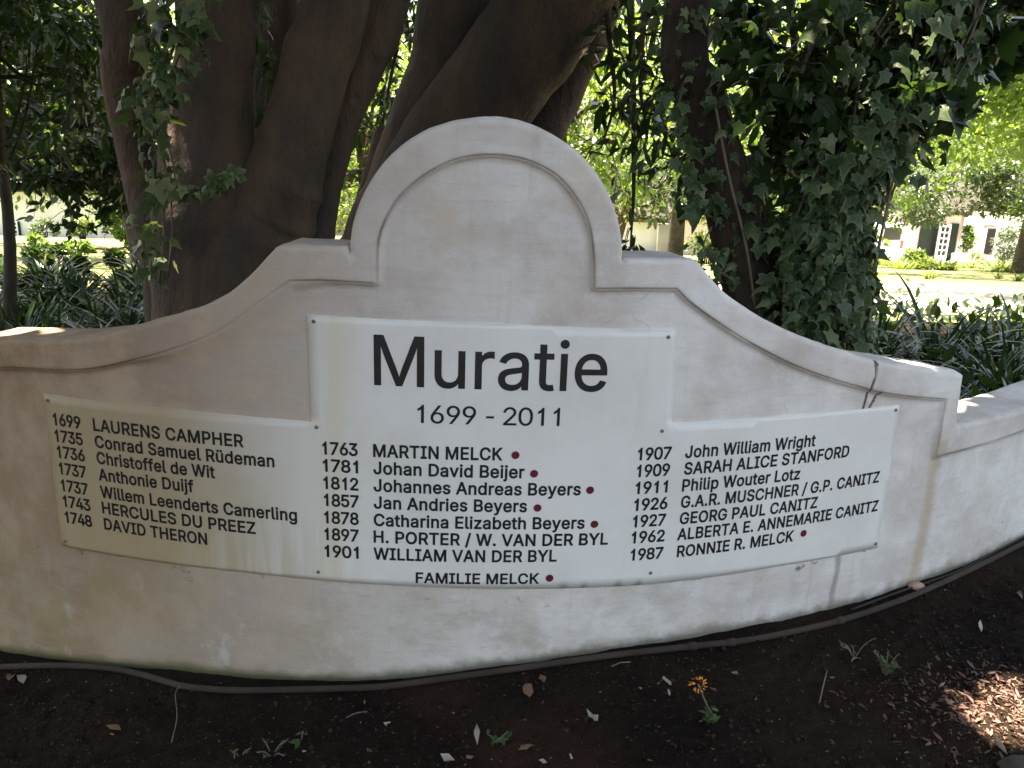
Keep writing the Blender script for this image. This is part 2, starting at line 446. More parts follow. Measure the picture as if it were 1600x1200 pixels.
# lawn beyond the planting beds, pale gravel drive across it and a paved yard in front of the sheds
ground_sheet('lawn', steps((-60, 60, 2)), steps((8.2, 120, 1.2)), M['turf'], .02)
ground_sheet('gravel_drive', steps((.5, 40, .9)), steps((9.2, 15.4, .4)), M['gravel'], .032,
             lambda X, Y: .01 * np.sin(X * 3.1 + Y * 2))
ground_sheet('paved_yard', steps((12, 60, 1.5)), steps((40.0, 60, 1.5)), M['patio'], .035)

# ---------------------------------------------------------------- curved wall
CX, CY, RAD = -.28768, 5.58918, 3.52898
def cyl(s, z, depth=0.0):
    t = s / RAD; r = RAD - depth
    return (CX + r * math.sin(t), CY - r * math.cos(t), z)
def cyln(S, Z, D):
    t = S / RAD; r = RAD - D
    return np.stack([CX + r * np.sin(t), CY - r * np.cos(t), Z], 1)

def base_z(s):
    x, y, _ = cyl(s, 0); return gz(x, y)

arc = [(.218 + .335 * math.cos(a), 1.207 + .335 * math.sin(a)) for a in np.linspace(math.pi - .02, .02, 40)]
left_curve = spline([(-1.46, .868), (-1.25, .915), (-1.119, .930), (-.945, .944), (-.803, .966), (-.70, .997), (-.591, 1.032), (-.458, 1.085), (-.392, 1.130), (-.33, 1.190), (-.300, 1.222)], 6)
right_curve = spline([(.752, 1.212), (.813, 1.151), (.885, 1.100), (.982, 1.051), (1.09, 1.006), (1.214, .966), (1.326, .934), (1.436, .912), (1.55, .892), (1.702, .862)], 6)
outline = [(-2.6, -.40), (-2.6, .66), (-1.47, .69)] + [tuple(p) for p in left_curve] + [(-.285, 1.231), (-.122, 1.232)] + arc \
    + [(.556, 1.221), (.738, 1.219)] + [tuple(p) for p in right_curve] + [(1.712, .70), (2.0, .704), (3.0, .72), (3.0, -.40)]

inner_left = spline([(-1.40, .79), (-1.135, .846), (-.928, .863), (-.813, .881), (-.703, .912), (-.598, .946), (-.463, 1.004), (-.353, 1.082), (-.265, 1.144)], 5)
inner_arch = spline([(-.050, 1.145), (-.045, 1.252), (-.017, 1.321), (.017, 1.367), (.068, 1.409), (.135, 1.444), (.213, 1.458), (.287, 1.453), (.345, 1.434), (.386, 1.409), (.429, 1.363), (.461, 1.306), (.477, 1.236), (.485, 1.145)], 4)
inner_right = spline([(.699, 1.146), (.738, 1.112), (.80, 1.071), (.887, 1.019), (.986, .969), (1.065, .934), (1.187, .890), (1.316, .853), (1.372, .838), (1.487, .815), (1.640, .792)], 4)
inner_top = [tuple(p) for p in inner_left] + [(-.19, 1.148), (-.10, 1.147)] + [tuple(p) for p in inner_arch] + [(.58, 1.147)] + [tuple(p) for p in inner_right]
inner = [(-2.5, -.3), (-2.5, .585), (-1.40, .60)] + inner_top + [(1.640, .610), (1.841, .619), (2.095, .628), (2.95, .645), (2.95, -.3)]
line_scored = inner[2:-1]                               # the part of the border line that can be seen as a scored line
crack = [(1.333, .935), (1.338, .89), (1.329, .856), (1.327, .822), (1.320, .78)]
crack2 = [(1.368, .836), (1.350, .80), (1.342, .784)]

def resample(P, d, closed=False):
    P = [np.array(p, float) for p in P]
    if closed: P = P + [P[0]]
    out = []
    for a, b in zip(P[:-1], P[1:]):
        n = max(1, int(math.ceil(np.linalg.norm(b - a) / d)))
        out += [a + (b - a) * k / n for k in range(n)]
    if not closed: out.append(P[-1])
    return np.array(out)
def dist_poly(Q, P, closed=False):
    P = np.array(P, float)
    if closed: P = np.vstack([P, P[:1]])
    best = np.full(len(Q), 1e9)
    for a, b in zip(P[:-1], P[1:]):
        ab = b - a; L = (ab ** 2).sum()
        if L < 1e-12: continue
        t = np.clip(((Q - a) @ ab) / L, 0, 1)
        best = np.minimum(best, np.hypot(*(Q - a - t[:, None] * ab).T))
    return best
def inside(Q, P):
    P = np.array(P, float); r = np.zeros(len(Q), bool)
    for a, b in zip(P, np.roll(P, -1, 0)):
        c = (a[1] > Q[:, 1]) != (b[1] > Q[:, 1])
        with np.errstate(divide='ignore', invalid='ignore'):
            xx = (b[0] - a[0]) * (Q[:, 1] - a[1]) / (b[1] - a[1]) + a[0]
        r ^= c & (Q[:, 0] < xx)
    return r
def offset_pts(P, ds, closed=False):
    P = np.array(P)
    nx = np.roll(P, -1, 0); pv = np.roll(P, 1, 0)
    if not closed: nx[-1] = P[-1]; pv[0] = P[0]
    t = nx - pv; t /= np.maximum(np.linalg.norm(t, axis=1)[:, None], 1e-9)
    n = np.stack([-t[:, 1], t[:, 0]], 1)
    return np.vstack([P + n * d for d in ds])

OUT = resample(outline, .02, True)
pts = [OUT]
pts.append(offset_pts(OUT, (-.003, -.007, -.013, -.02), True))
INL = resample(line_scored, .012)
pts.append(offset_pts(INL, (-.022, -.012, -.006, -.003, 0, .003, .006, .014)))
for ck in (crack, crack2):
    pts.append(offset_pts(resample(ck, .006), (-.010, -.006, -.003, 0, .003, .006, .010)))
g = np.stack(np.meshgrid(np.arange(-2.6, 3.0, .022), np.arange(-.4, 1.6, .022)), -1).reshape(-1, 2)
g = g[inside(g, OUT)]
keep = (dist_poly(g, OUT, True) > .024) & (dist_poly(g, INL) > .02)
pts.append(g[keep])
allp = np.vstack(pts)
ok = np.ones(len(allp), bool)
rest = allp[len(OUT):]
ok[len(OUT):] = inside(rest, OUT) & (dist_poly(rest, OUT, True) > .0016)
allp = allp[ok]
# drop near-duplicates
_, ui = np.unique(np.round(allp[len(OUT):] / .0022).astype(int), axis=0, return_index=True)
allp = np.vstack([OUT, allp[len(OUT):][np.sort(ui)]])
nO = len(OUT)
vv, ee, ff, ov, oe, of = geometry.delaunay_2d_cdt([Vector(p) for p in allp], [(i, (i + 1) % nO) for i in range(nO)], [], 0, 1e-6)
P2 = np.array([tuple(v) for v in vv]); T = np.array([f for f in ff if len(f) == 3])
cen = P2[T].mean(1)
T = T[inside(cen, OUT)]
a, b, c = P2[T[:, 0]], P2[T[:, 1]], P2[T[:, 2]]
flip = ((b - a)[:, 0] * (c - a)[:, 1] - (b - a)[:, 1] * (c - a)[:, 0]) < 0
T[flip] = T[flip][:, ::-1]
d_out = dist_poly(P2, OUT, True); d_in = dist_poly(P2, inner, True); d_ln = dist_poly(P2, INL); ins = inside(P2, inner)
sst = lambda x: np.clip(x, 0, 1) ** 2 * (3 - 2 * np.clip(x, 0, 1))
soft = .30 + .70 * sst((np.abs(P2[:, 0] + .42) - .08) / .22)         # the step all but fades on the left shoulder
REC = .013
D = np.where(ins, REC * sst(d_in / np.where(soft < .99, .010 + .06 * (1 - soft), .010)), 0.0)
rb = .011
D += np.where(d_out < rb, rb - np.sqrt(np.maximum(rb * rb - (rb - d_out) ** 2, 0)), 0)
D += .0045 * np.maximum(0, 1 - d_ln / .0038) * soft
dc = np.minimum(dist_poly(P2, crack) / np.interp(P2[:, 1], [.85, .935], [.55, 1.25]), dist_poly(P2, crack2) / .8)
D += .014 * np.maximum(0, 1 - dc / .0055)
nz = np.array([.0035 * noise.noise(Vector((x * 3, y * 3, 0))) + .0022 * noise.noise(Vector((x * 9, y * 11, 4))) + .0009 * noise.noise(Vector((x * 26, y * 34, 8))) for x, y in P2])
D += nz
grime = np.clip(np.maximum(.95 * np.maximum(0, 1 - d_ln / .0065) * soft * (.55 + .45 * np.array([noise.noise(Vector((x * 7, y * 7, 2))) for x, y in P2])) * 1.3, 1.0 * (dc < .0056)), 0, 1)
footv = P2[:, 1] - np.array([base_z(s) for s in P2[:, 0]])
front = cyln(P2[:, 0], P2[:, 1], D)
front_z = front.copy()
# uneven hand-trowelled copings: shift outline verts a little
wob = np.array([.0035 * noise.noise(Vector((x * 6, y * 6, 9))) for x, y in P2]) * np.clip(1 - d_out / .03, 0, 1) * (P2[:, 1] > 0)
front[:, 2] += wob

def plaster_obj(name, V, F, UV, foot, gr, parent):
    used = np.unique(F); mp = -np.ones(len(V), int); mp[used] = np.arange(len(used))
    me = np_mesh(name, V[used], mp[F], UV[used])
    for nm, arr in (('foot', foot), ('grime', gr)):
        at_ = me.attributes.new(nm, 'FLOAT', 'POINT'); at_.data.foreach_set('value', np.ascontiguousarray(arr[used], np.float32))
    return link(name, me, M['plaster'], parent)

wall = empty('garden_wall', cyl(.22, base_z(.22), .09), 'curved whitewashed garden wall with an arched gable top, carrying the name board', 'wall')
is_border = ~(inside(cen := P2[T].mean(1), inner))
# border faces + coping + back = "raised_border" and "wall_body"
plaster_obj('wall_field', front, T[~is_border], P2, footv, grime, wall)
TH = .175
ring = np.arange(nO)
lay = [0.0, .01, .03, .06, .10, .14, TH - .012, TH - .003, TH]
RV = []; RUV = []; RF = []
for k, dd in enumerate(lay):
    s, z = OUT[:, 0], OUT[:, 1]
    lift = np.zeros(nO)
    ontop = (OUT[:, 1] > .55)
    if 0 < k < len(lay) - 1:
        lift = np.array([.004 * noise.noise(Vector((x * 8, dd * 14, 3))) + .0025 * noise.noise(Vector((x * 23, dd * 30, 5))) + (.012 * max(0, noise.noise(Vector((x * 14, dd * 11, 1)))) if 1.42 < x < 1.70 else 0) for x in s]) * ontop
        if k in (1, 2): lift += .002 * ontop
    if k >= len(lay) - 2: lift = lift - (.003 if k == len(lay) - 2 else .011) * ontop
    d0 = D[:nO] if k == 0 else np.full(nO, max(dd, rb + .002 if k == 1 else dd))
    v = cyln(s, z + lift, d0)
    if k == 0: v = front[:nO].copy()
    RV.append(v); RUV.append(np.stack([s, z + dd], 1))
for k in range(len(lay) - 1):
    i = ring + k * nO; j = np.roll(ring, -1) + k * nO
    q = np.stack([i, j, j + nO, i + nO], 1)
    RF.append(q[:, [0, 2, 1]]); RF.append(q[:, [0, 3, 2]])
RV = np.vstack(RV); RUV = np.vstack(RUV); RF = np.vstack(RF)
RF = RF[:, ::-1] if np.cross(RV[RF[nO // 2, 1]] - RV[RF[nO // 2, 0]], RV[RF[nO // 2, 2]] - RV[RF[nO // 2, 0]])[2] < 0 else RF
bt = T[is_border]
V = np.vstack([front, RV]); UVs = np.vstack([P2, RUV]); F = np.vstack([bt, RF + len(front)])
plaster_obj('raised_border', V, F, UVs, np.concatenate([footv, np.full(len(RV), .5)]), np.concatenate([grime, np.zeros(len(RV))]), wall)
bk = cyln(P2[:, 0], P2[:, 1] - .011 * (d_out < .004) * (P2[:, 1] > .55), np.full(len(P2), TH))
plaster_obj('wall_back', bk, T[:, ::-1], P2, footv, np.zeros(len(P2)), wall)

# ---------------------------------------------------------------- name board
SD = REC - .0045                                          # depth of the board face: a thin sheet on the field
sign = empty('name_board', cyl(.23, .333, SD), 'white stepped name board with black lettering, screwed to the curved wall', 'sign')
sout = [(-1.004, .331), (-1.004, .787), (-.6, .787), (-.226, .779), (-.228, 1.060), (.2, 1.053), (.709, 1.039), (.721, .786), (1.1, .789), (1.457, .791), (1.464, .335), (1.1, .328), (.89, .319), (.70, .312), (.43, .3125), (.166, .318), (-.18, .3235), (-.43, .330), (-.70, .331)]
SO = resample(sout, .02, True)
g = np.stack(np.meshgrid(np.arange(-1.0, 1.46, .02), np.arange(.32, 1.05, .02)), -1).reshape(-1, 2)
g = g[inside(g, SO)]; g = g[dist_poly(g, SO, True) > .008]
sp = np.vstack([SO, g]); ns = len(SO)
vv, ee, ff, *_r = geometry.delaunay_2d_cdt([Vector(p) for p in sp], [(i, (i + 1) % ns) for i in range(ns)], [], 0, 1e-6)
Q2 = np.array([tuple(v) for v in vv]); T2 = np.array([f for f in ff if len(f) == 3]); T2 = T2[inside(Q2[T2].mean(1), SO)]
a, b, c = Q2[T2[:, 0]], Q2[T2[:, 1]], Q2[T2[:, 2]]
fl = ((b - a)[:, 0] * (c - a)[:, 1] - (b - a)[:, 1] * (c - a)[:, 0]) < 0
T2[fl] = T2[fl][:, ::-1]
warp = np.array([.0016 * noise.noise(Vector((x * 2.2, y * 3, 30))) for x, y in Q2])
def board_depth(s, z): return SD - .0016 * noise.noise(Vector((s * 2.2, z * 3, 30)))
DF = SD - warp
ed = dist_poly(Q2, SO, True)
DF2 = DF + np.where(ed < .002, .0006, 0)
fv = cyln(Q2[:, 0], Q2[:, 1], DF2); side = cyln(SO[:, 0], SO[:, 1], np.full(ns, REC + .004))
i = np.arange(ns); j = np.roll(i, -1)
q = np.vstack([np.stack([i, j, j + len(fv)], 1), np.stack([i, j + len(fv), i + len(fv)], 1)])
me = np_mesh('board', np.vstack([fv, side]), np.vstack([T2, q]), np.vstack([Q2, SO]))
link('board', me, M['sign'], sign)

# outlines of the sans-serif letters used on the board (advance width, closed contours; 1/1000 units, cap height 509)
GLYPH = {'-':(453,[[337,244,337,188,114,188,114,244]]),
'.':(188,[[95,-4,83,-3,73,1,63,9,55,18,51,29,50,41,51,53,55,64,63,73,73,81,83,85,95,87,107,85,118,81,128,73,135,64,140,53,141,41,140,29,135,18,128,9,118,1,107,-3]]),
'/':(249,[[235,533,71,-76,14,-76,178,533]]),
'0':(453,[[227,-7,191,-3,158,7,130,24,105,48,85,77,69,113,57,155,50,202,48,254,50,306,57,353,69,395,85,431,106,461,130,484,159,502,191,512,227,516,262,512,295,502,323,484,348,461,368,431,384,395,396,353,403,306,405,254,403,202,396,155,384,113,368,77,348,48,323,24,295,7,263,-3],[227,50,250,52,271,60,290,74,306,92,320,116,330,144,338,176,342,213,344,254,342,295,338,332,330,365,320,393,306,416,290,435,271,449,250,457,227,460,203,457,182,449,163,435,147,416,134,393,123,365,115,332,111,295,109,254,111,213,115,176,123,144,134,116,147,92,163,74,182,60,203,52]]),
'1':(453,[[226,0,291,0,291,512,248,512,234,484,208,452,174,422,136,400,136,338,162,348,194,366,226,390]]),
'2':(453,[[64,0,64,47,234,229,282,282,294,298,303,312,311,327,316,341,319,356,320,371,319,389,315,405,308,419,298,431,287,441,273,449,258,455,241,458,224,460,205,458,188,454,172,447,159,438,148,427,139,413,132,398,128,381,127,362,66,362,68,391,75,418,86,442,102,464,121,482,143,496,168,507,196,513,225,516,254,513,281,507,306,497,328,482,346,465,361,445,372,423,379,398,381,372,380,354,377,336,371,318,363,299,351,280,336,259,317,235,294,209,267,180,153,60,153,57,389,57,389,0]]),
'3':(453,[[218,-7,188,-5,159,1,133,10,108,22,88,38,70,57,57,79,48,104,44,132,109,132,112,115,118,100,126,87,137,76,150,66,165,59,182,54,200,51,219,50,239,51,258,55,275,61,291,69,304,80,315,93,323,108,328,125,329,145,328,163,323,180,316,196,306,211,292,223,275,234,254,241,229,246,201,248,157,248,157,299,288,448,288,452,70,452,70,509,372,509,372,461,211,278,211,289,247,290,279,286,308,276,333,262,354,244,371,222,383,198,391,173,393,145,390,116,383,90,370,66,354,45,333,27,309,12,281,2,251,-5]]),
'4':(453,[[40,105,40,158,247,509,311,509,109,166,109,163,413,163,413,105],[282,0,282,121,282,146,282,318,343,318,343,0]]),
'5':(453,[[221,-7,192,-5,165,1,140,11,118,25,99,41,83,60,71,82,63,105,60,130,122,130,125,115,130,102,138,89,148,78,160,68,173,60,188,54,204,51,221,50,241,51,259,56,276,64,291,75,304,89,314,104,322,122,326,141,328,162,326,183,321,203,314,221,303,237,290,251,275,262,257,270,238,275,218,277,201,276,184,273,167,268,152,262,139,255,128,246,67,253,96,509,366,509,366,452,151,452,134,301,136,301,148,311,162,318,178,325,194,330,212,333,229,334,252,332,274,328,294,321,313,311,330,299,345,285,358,269,370,251,379,231,386,210,390,187,391,163,388,132,381,102,369,76,352,52,332,32,309,15,282,3,253,-4]]),
'6':(453,[[226,-7,196,-4,168,3,142,15,119,31,100,51,84,74,73,101,66,130,64,162,65,187,71,212,80,239,93,268,112,302,137,340,252,509,322,509,151,261,145,261,151,270,157,279,165,288,174,295,184,302,196,307,208,311,221,313,235,314,265,312,291,305,316,295,337,280,355,262,370,240,380,215,387,187,389,157,387,127,379,98,368,73,352,50,333,30,310,14,284,3,257,-4],[226,48,245,50,263,55,279,63,293,73,304,86,314,101,322,119,326,137,327,157,326,178,322,196,314,213,304,228,293,241,279,251,263,259,245,264,226,265,207,264,190,259,174,252,160,241,148,229,138,214,131,197,126,179,125,158,126,138,131,119,138,102,148,86,160,73,174,63,190,55,207,50]]),
'7':(453,[[97,0,323,448,323,452,62,452,62,509,391,509,391,449,165,0]]),
'8':(453,[[226,-7,193,-5,163,1,136,11,111,25,91,42,74,62,62,84,54,109,52,135,53,156,58,176,65,195,75,212,87,228,101,241,117,252,134,260,153,265,153,267,129,276,109,289,93,308,80,330,73,354,70,380,73,405,79,429,90,450,106,469,124,485,146,498,170,508,197,514,226,516,255,514,282,508,306,498,328,485,346,469,361,450,373,429,379,405,382,380,379,354,372,330,359,308,343,289,323,276,300,267,300,265,319,260,335,252,351,241,365,228,377,212,387,195,395,176,399,156,401,135,398,109,391,84,378,62,362,42,341,25,317,11,289,1,259,-5],[226,49,248,50,267,54,285,60,300,69,313,79,323,91,331,106,335,121,337,139,335,157,330,173,322,189,312,202,298,213,283,223,265,230,247,234,226,235,206,234,187,230,169,223,154,213,140,202,130,189,122,173,117,157,115,139,117,121,121,106,129,91,139,79,152,69,167,60,185,54,205,50],[226,290,244,291,260,294,274,300,287,308,298,318,307,330,314,344,318,359,319,376,318,392,314,407,308,420,299,432,288,442,275,449,260,455,244,459,226,460,208,459,192,455,177,449,164,442,153,432,145,420,138,407,134,392,133,376,134,359,138,344,145,330,154,318,165,308,178,300,193,294,209,291]]),
'9':(453,[[226,516,256,513,285,506,310,494,333,478,352,458,368,434,380,408,387,378,389,347,387,322,382,296,373,270,359,240,340,207,315,168,200,0,130,0,301,248,307,248,302,238,295,229,287,221,278,214,268,207,257,202,245,198,232,195,218,195,188,197,161,203,137,214,116,229,98,247,83,269,72,294,66,321,64,352,66,382,73,411,85,436,101,459,120,479,143,494,168,506,196,513],[226,460,207,459,190,454,174,446,160,435,148,423,138,407,131,390,127,372,125,352,127,331,131,313,138,295,148,280,160,268,174,257,190,250,207,245,226,243,245,245,263,249,279,257,293,267,305,280,314,295,322,312,326,330,327,350,326,371,322,390,314,407,305,422,293,435,279,446,263,454,245,459]]),
'A':(480,[[16,0,201,509,276,509,463,0,395,0,287,302,264,372,232,478,245,478,213,371,191,302,85,0],[110,142,110,199,370,199,370,142]]),
'B':(456,[[60,0,60,509,241,509,274,507,304,501,329,491,350,477,367,461,381,442,390,421,396,398,398,374,397,353,393,336,387,320,378,307,368,295,356,286,343,278,329,272,315,267,315,262,331,260,347,254,363,245,378,234,391,220,402,203,411,184,416,161,418,136,416,111,410,88,400,67,386,48,368,31,344,18,317,8,284,2,247,0],[125,57,245,57,281,60,309,67,330,80,344,96,353,115,355,137,354,153,350,169,342,184,333,197,320,209,306,218,289,225,269,229,248,231,125,231],[125,285,238,285,256,287,273,290,288,296,302,304,314,314,323,326,330,340,335,355,336,372,333,393,326,412,313,429,294,442,270,449,240,452,125,452]]),
'C':(510,[[267,-7,225,-3,186,7,150,25,119,49,92,79,70,115,53,157,44,203,40,254,44,305,53,352,70,393,92,429,119,459,150,484,186,501,225,512,267,516,293,514,317,511,340,504,362,496,383,485,402,471,419,456,435,438,448,418,459,397,467,373,473,348,408,348,404,365,397,380,389,395,380,407,369,418,357,428,344,437,330,444,315,449,300,453,284,455,267,456,237,453,209,445,184,432,161,414,141,391,125,364,113,332,106,295,103,254,106,213,113,177,125,145,141,117,161,94,184,76,210,63,237,56,267,53,284,54,300,56,315,60,330,65,344,72,357,81,369,90,380,102,389,114,397,128,404,144,408,160,473,160,467,135,459,112,448,91,435,71,420,53,402,38,383,24,363,13,341,5,317,-2,293,-6]]),
'D':(502,[[219,0,96,0,96,57,215,57,254,60,288,68,318,81,343,99,363,122,379,149,390,181,397,216,399,255,397,294,390,329,379,361,364,388,344,410,320,428,291,441,258,449,221,452,93,452,93,509,225,509,273,505,315,495,353,478,385,455,412,426,433,391,449,351,458,306,462,255,458,205,449,159,433,119,411,83,384,54,351,31,312,14,268,3],[125,509,125,0,60,0,60,509]]),
'E':(419,[[60,0,60,509,372,509,372,452,125,452,125,286,355,286,355,229,125,229,125,57,375,57,375,0]]),
'F':(410,[[60,0,60,509,369,509,369,452,125,452,125,278,346,278,346,221,125,221,125,0]]),
'G':(520,[[269,-7,225,-3,185,7,149,25,118,49,91,79,69,116,53,157,43,203,40,254,43,305,53,352,69,393,91,429,117,459,149,484,184,501,223,512,265,516,291,514,316,510,340,504,363,494,384,483,403,469,421,453,436,436,449,416,460,395,468,373,474,349,408,349,402,365,395,379,387,393,378,406,368,417,356,427,344,436,330,443,315,448,300,453,283,455,265,456,236,453,209,445,183,432,160,414,141,392,125,364,113,332,106,295,103,254,106,213,113,177,125,145,141,117,161,95,184,76,210,63,238,56,269,53,296,55,322,61,345,71,365,85,382,102,396,123,407,147,413,173,415,202,434,199,283,199,283,256,478,256,478,200,475,160,466,124,451,91,431,62,406,38,377,19,344,5,308,-4]]),
'H':(517,[[60,0,60,509,125,509,125,289,392,289,392,509,457,509,457,0,392,0,392,232,125,232,125,0]]),
'I':(300,[[31,0,31,57,118,57,118,452,31,452,31,509,269,509,269,452,183,452,183,57,269,57,269,0]]),
'J':(396,[[185,-7,153,-4,124,3,98,15,75,33,57,55,44,81,36,111,33,145,33,173,98,173,98,145,100,117,108,93,122,74,139,61,160,53,185,50,209,53,230,61,248,74,261,93,269,117,272,145,272,509,336,509,336,145,334,111,326,81,313,55,294,33,271,15,246,3,217,-4]]),
'K':(467,[[104,145,104,216,139,261,174,303,212,344,364,509,448,509,231,276,228,276],[60,0,60,509,125,509,125,334,124,225,125,193,125,0],[372,0,188,259,228,309,449,0]]),
'L':(393,[[60,0,60,509,125,509,125,57,361,57,361,0]]),
'M':(628,[[60,0,60,509,152,509,277,187,287,159,299,123,311,84,322,49,307,49,318,83,330,121,342,158,352,187,476,509,568,509,568,0,504,0,504,291,504,327,505,369,506,413,507,457,513,457,498,409,482,363,467,322,456,291,342,0,286,0,170,291,159,321,145,361,129,408,112,457,119,457,120,416,121,372,122,328,122,291,122,0]]),
'N':(523,[[60,0,60,509,136,509,343,183,363,151,388,107,414,55,405,54,401,108,399,157,399,195,399,509,463,509,463,0,387,0,202,290,177,331,148,381,108,452,119,454,122,384,124,328,125,291,125,0]]),
'O':(533,[[267,-7,225,-3,186,7,150,25,119,49,92,79,70,115,53,157,44,203,40,254,44,305,53,352,70,393,92,429,119,459,150,484,186,501,225,512,267,516,309,512,348,501,384,484,415,459,442,429,464,393,480,352,490,305,493,254,490,203,480,157,464,115,442,79,415,49,384,25,348,7,309,-3],[267,53,296,55,324,63,349,76,372,94,392,116,408,144,420,176,428,213,430,254,428,295,420,332,408,365,392,392,372,415,349,433,324,446,296,453,267,456,237,453,210,445,184,433,161,415,142,392,125,364,113,332,106,295,103,254,106,213,113,176,125,144,142,117,161,94,184,76,210,63,237,55]]),
'P':(445,[[60,0,60,509,235,509,272,506,305,499,332,487,356,471,375,452,390,430,400,404,407,377,409,348,407,318,400,291,390,265,375,243,356,223,332,207,305,195,272,188,235,186,109,186,109,242,233,242,257,244,279,248,297,256,312,266,324,279,333,294,339,310,343,328,344,348,343,367,339,385,333,402,324,416,312,428,297,439,279,446,257,451,232,452,125,452,125,0]]),
'R':(449,[[60,0,60,509,236,509,273,506,305,500,333,489,356,473,376,455,390,433,401,408,407,381,409,352,407,323,401,296,390,271,376,250,356,232,333,217,305,206,273,200,236,198,96,198,96,255,234,255,258,256,280,260,298,267,313,276,325,287,334,300,340,316,344,333,345,352,344,371,340,389,334,405,325,419,313,430,298,440,279,446,258,451,233,452,125,452,125,0],[353,0,230,229,303,229,428,0]]),
'S':(447,[[224,-9,188,-7,156,-1,128,9,102,23,81,40,64,60,51,83,42,109,38,137,104,137,108,118,114,102,123,88,136,76,150,66,166,59,185,53,204,50,224,49,246,50,267,54,286,60,303,69,317,79,329,92,338,106,344,122,346,139,344,154,340,168,332,179,322,189,310,197,296,205,245,222,184,239,145,253,112,269,86,289,67,313,56,341,52,372,54,400,62,425,75,448,92,468,113,484,138,498,165,508,195,514,227,516,259,514,289,508,316,498,340,484,360,468,377,449,390,427,398,403,401,378,337,378,332,402,320,421,302,437,280,449,254,456,225,459,204,457,185,454,167,448,152,440,139,430,129,418,121,405,117,391,115,376,117,359,122,345,131,334,142,324,155,315,169,308,212,293,264,279,312,264,328,256,344,248,359,238,372,226,384,213,395,198,402,180,407,161,408,139,406,112,399,87,386,64,370,43,349,25,323,11,294,0,261,-7]]),
'T':(449,[[32,452,32,509,417,509,417,452,257,452,257,0,193,0,193,452]]),
'U':(517,[[259,-8,220,-6,186,2,154,15,126,33,103,55,85,80,71,108,63,140,60,173,60,509,124,509,124,178,126,155,132,133,141,113,153,95,169,80,187,68,208,59,232,53,259,52,285,53,309,59,331,68,349,80,364,95,377,113,385,133,391,155,393,178,393,509,457,509,457,173,454,140,446,108,433,80,414,55,391,33,363,15,332,2,297,-6]]),
'V':(480,[[204,0,16,509,84,509,192,206,215,137,248,31,235,31,267,138,290,206,395,509,463,509,278,0]]),
'W':(686,[[155,0,16,509,82,509,163,196,175,145,187,94,197,40,189,40,200,94,211,145,224,196,306,509,380,509,462,196,474,145,486,94,497,40,488,40,499,94,510,145,523,196,603,509,670,509,530,0,455,0,368,323,351,391,336,475,350,475,335,395,318,323,230,0]]),
'Y':(472,[[203,0,203,208,16,509,91,509,192,344,222,292,250,230,224,230,251,293,280,344,381,509,455,509,268,208,268,0]]),
'Z':(438,[[42,0,42,46,273,385,306,431,341,476,348,454,285,452,223,452,40,452,40,509,397,509,397,462,169,129,134,81,97,33,90,54,152,57,214,57,399,57,399,0]]),
'a':(389,[[160,-9,137,-7,115,-3,94,5,76,15,60,29,48,45,38,63,32,84,30,108,32,128,36,146,43,161,53,174,64,184,78,193,92,200,108,206,125,211,178,220,234,227,247,229,257,231,265,235,271,240,274,246,276,255,276,257,275,272,272,285,267,297,260,307,251,315,240,322,227,327,212,330,196,331,178,330,163,327,149,322,137,316,127,309,118,301,110,292,104,283,100,274,41,291,51,313,64,331,79,346,95,358,114,368,133,375,153,380,173,383,194,384,208,384,223,382,239,379,255,375,271,369,286,360,300,350,312,336,322,320,330,301,335,278,337,251,337,0,277,0,277,52,272,52,267,43,260,34,252,25,242,16,229,8,215,1,199,-4,181,-7],[170,45,192,47,211,51,228,59,242,68,254,80,263,93,270,108,274,122,276,138,276,190,272,187,267,184,259,182,231,176,200,171,175,168,134,159,122,153,112,147,103,139,97,130,93,118,92,105,93,93,96,82,102,72,109,64,119,57,130,52,142,48,156,46]]),
'b':(424,[[229,-8,208,-7,189,-3,172,4,159,12,147,21,138,31,118,59,112,59,112,0,53,0,53,509,114,509,114,319,118,319,137,346,147,355,158,364,171,373,188,379,207,383,229,384,259,382,287,374,313,361,335,342,354,320,370,293,381,261,388,227,390,189,388,151,381,116,370,84,355,57,336,34,313,16,288,3,260,-6],[220,47,242,49,262,55,279,66,294,80,306,97,316,117,323,139,327,163,328,189,327,215,323,239,316,261,307,281,295,298,280,311,262,322,243,328,220,330,198,328,178,322,161,312,147,299,134,282,125,263,118,241,114,216,113,189,114,162,118,138,125,115,135,95,147,78,162,65,179,55,198,49]]),
'd':(424,[[195,-8,165,-6,137,3,111,16,89,34,70,57,55,84,43,116,36,151,34,189,36,227,43,261,55,293,70,320,89,342,112,361,137,374,165,382,196,384,218,383,237,379,253,373,267,364,278,355,287,346,306,319,311,319,311,509,372,509,372,0,313,0,313,59,307,59,287,31,277,21,266,12,252,4,236,-3,217,-7],[205,47,226,49,246,55,263,65,278,78,290,95,299,115,306,138,310,162,312,189,310,216,306,241,300,263,290,282,278,299,263,312,246,322,227,328,205,330,182,328,162,322,145,311,130,298,118,281,108,261,102,239,98,215,96,189,98,163,102,139,109,117,118,97,130,80,145,66,162,55,182,49]]),
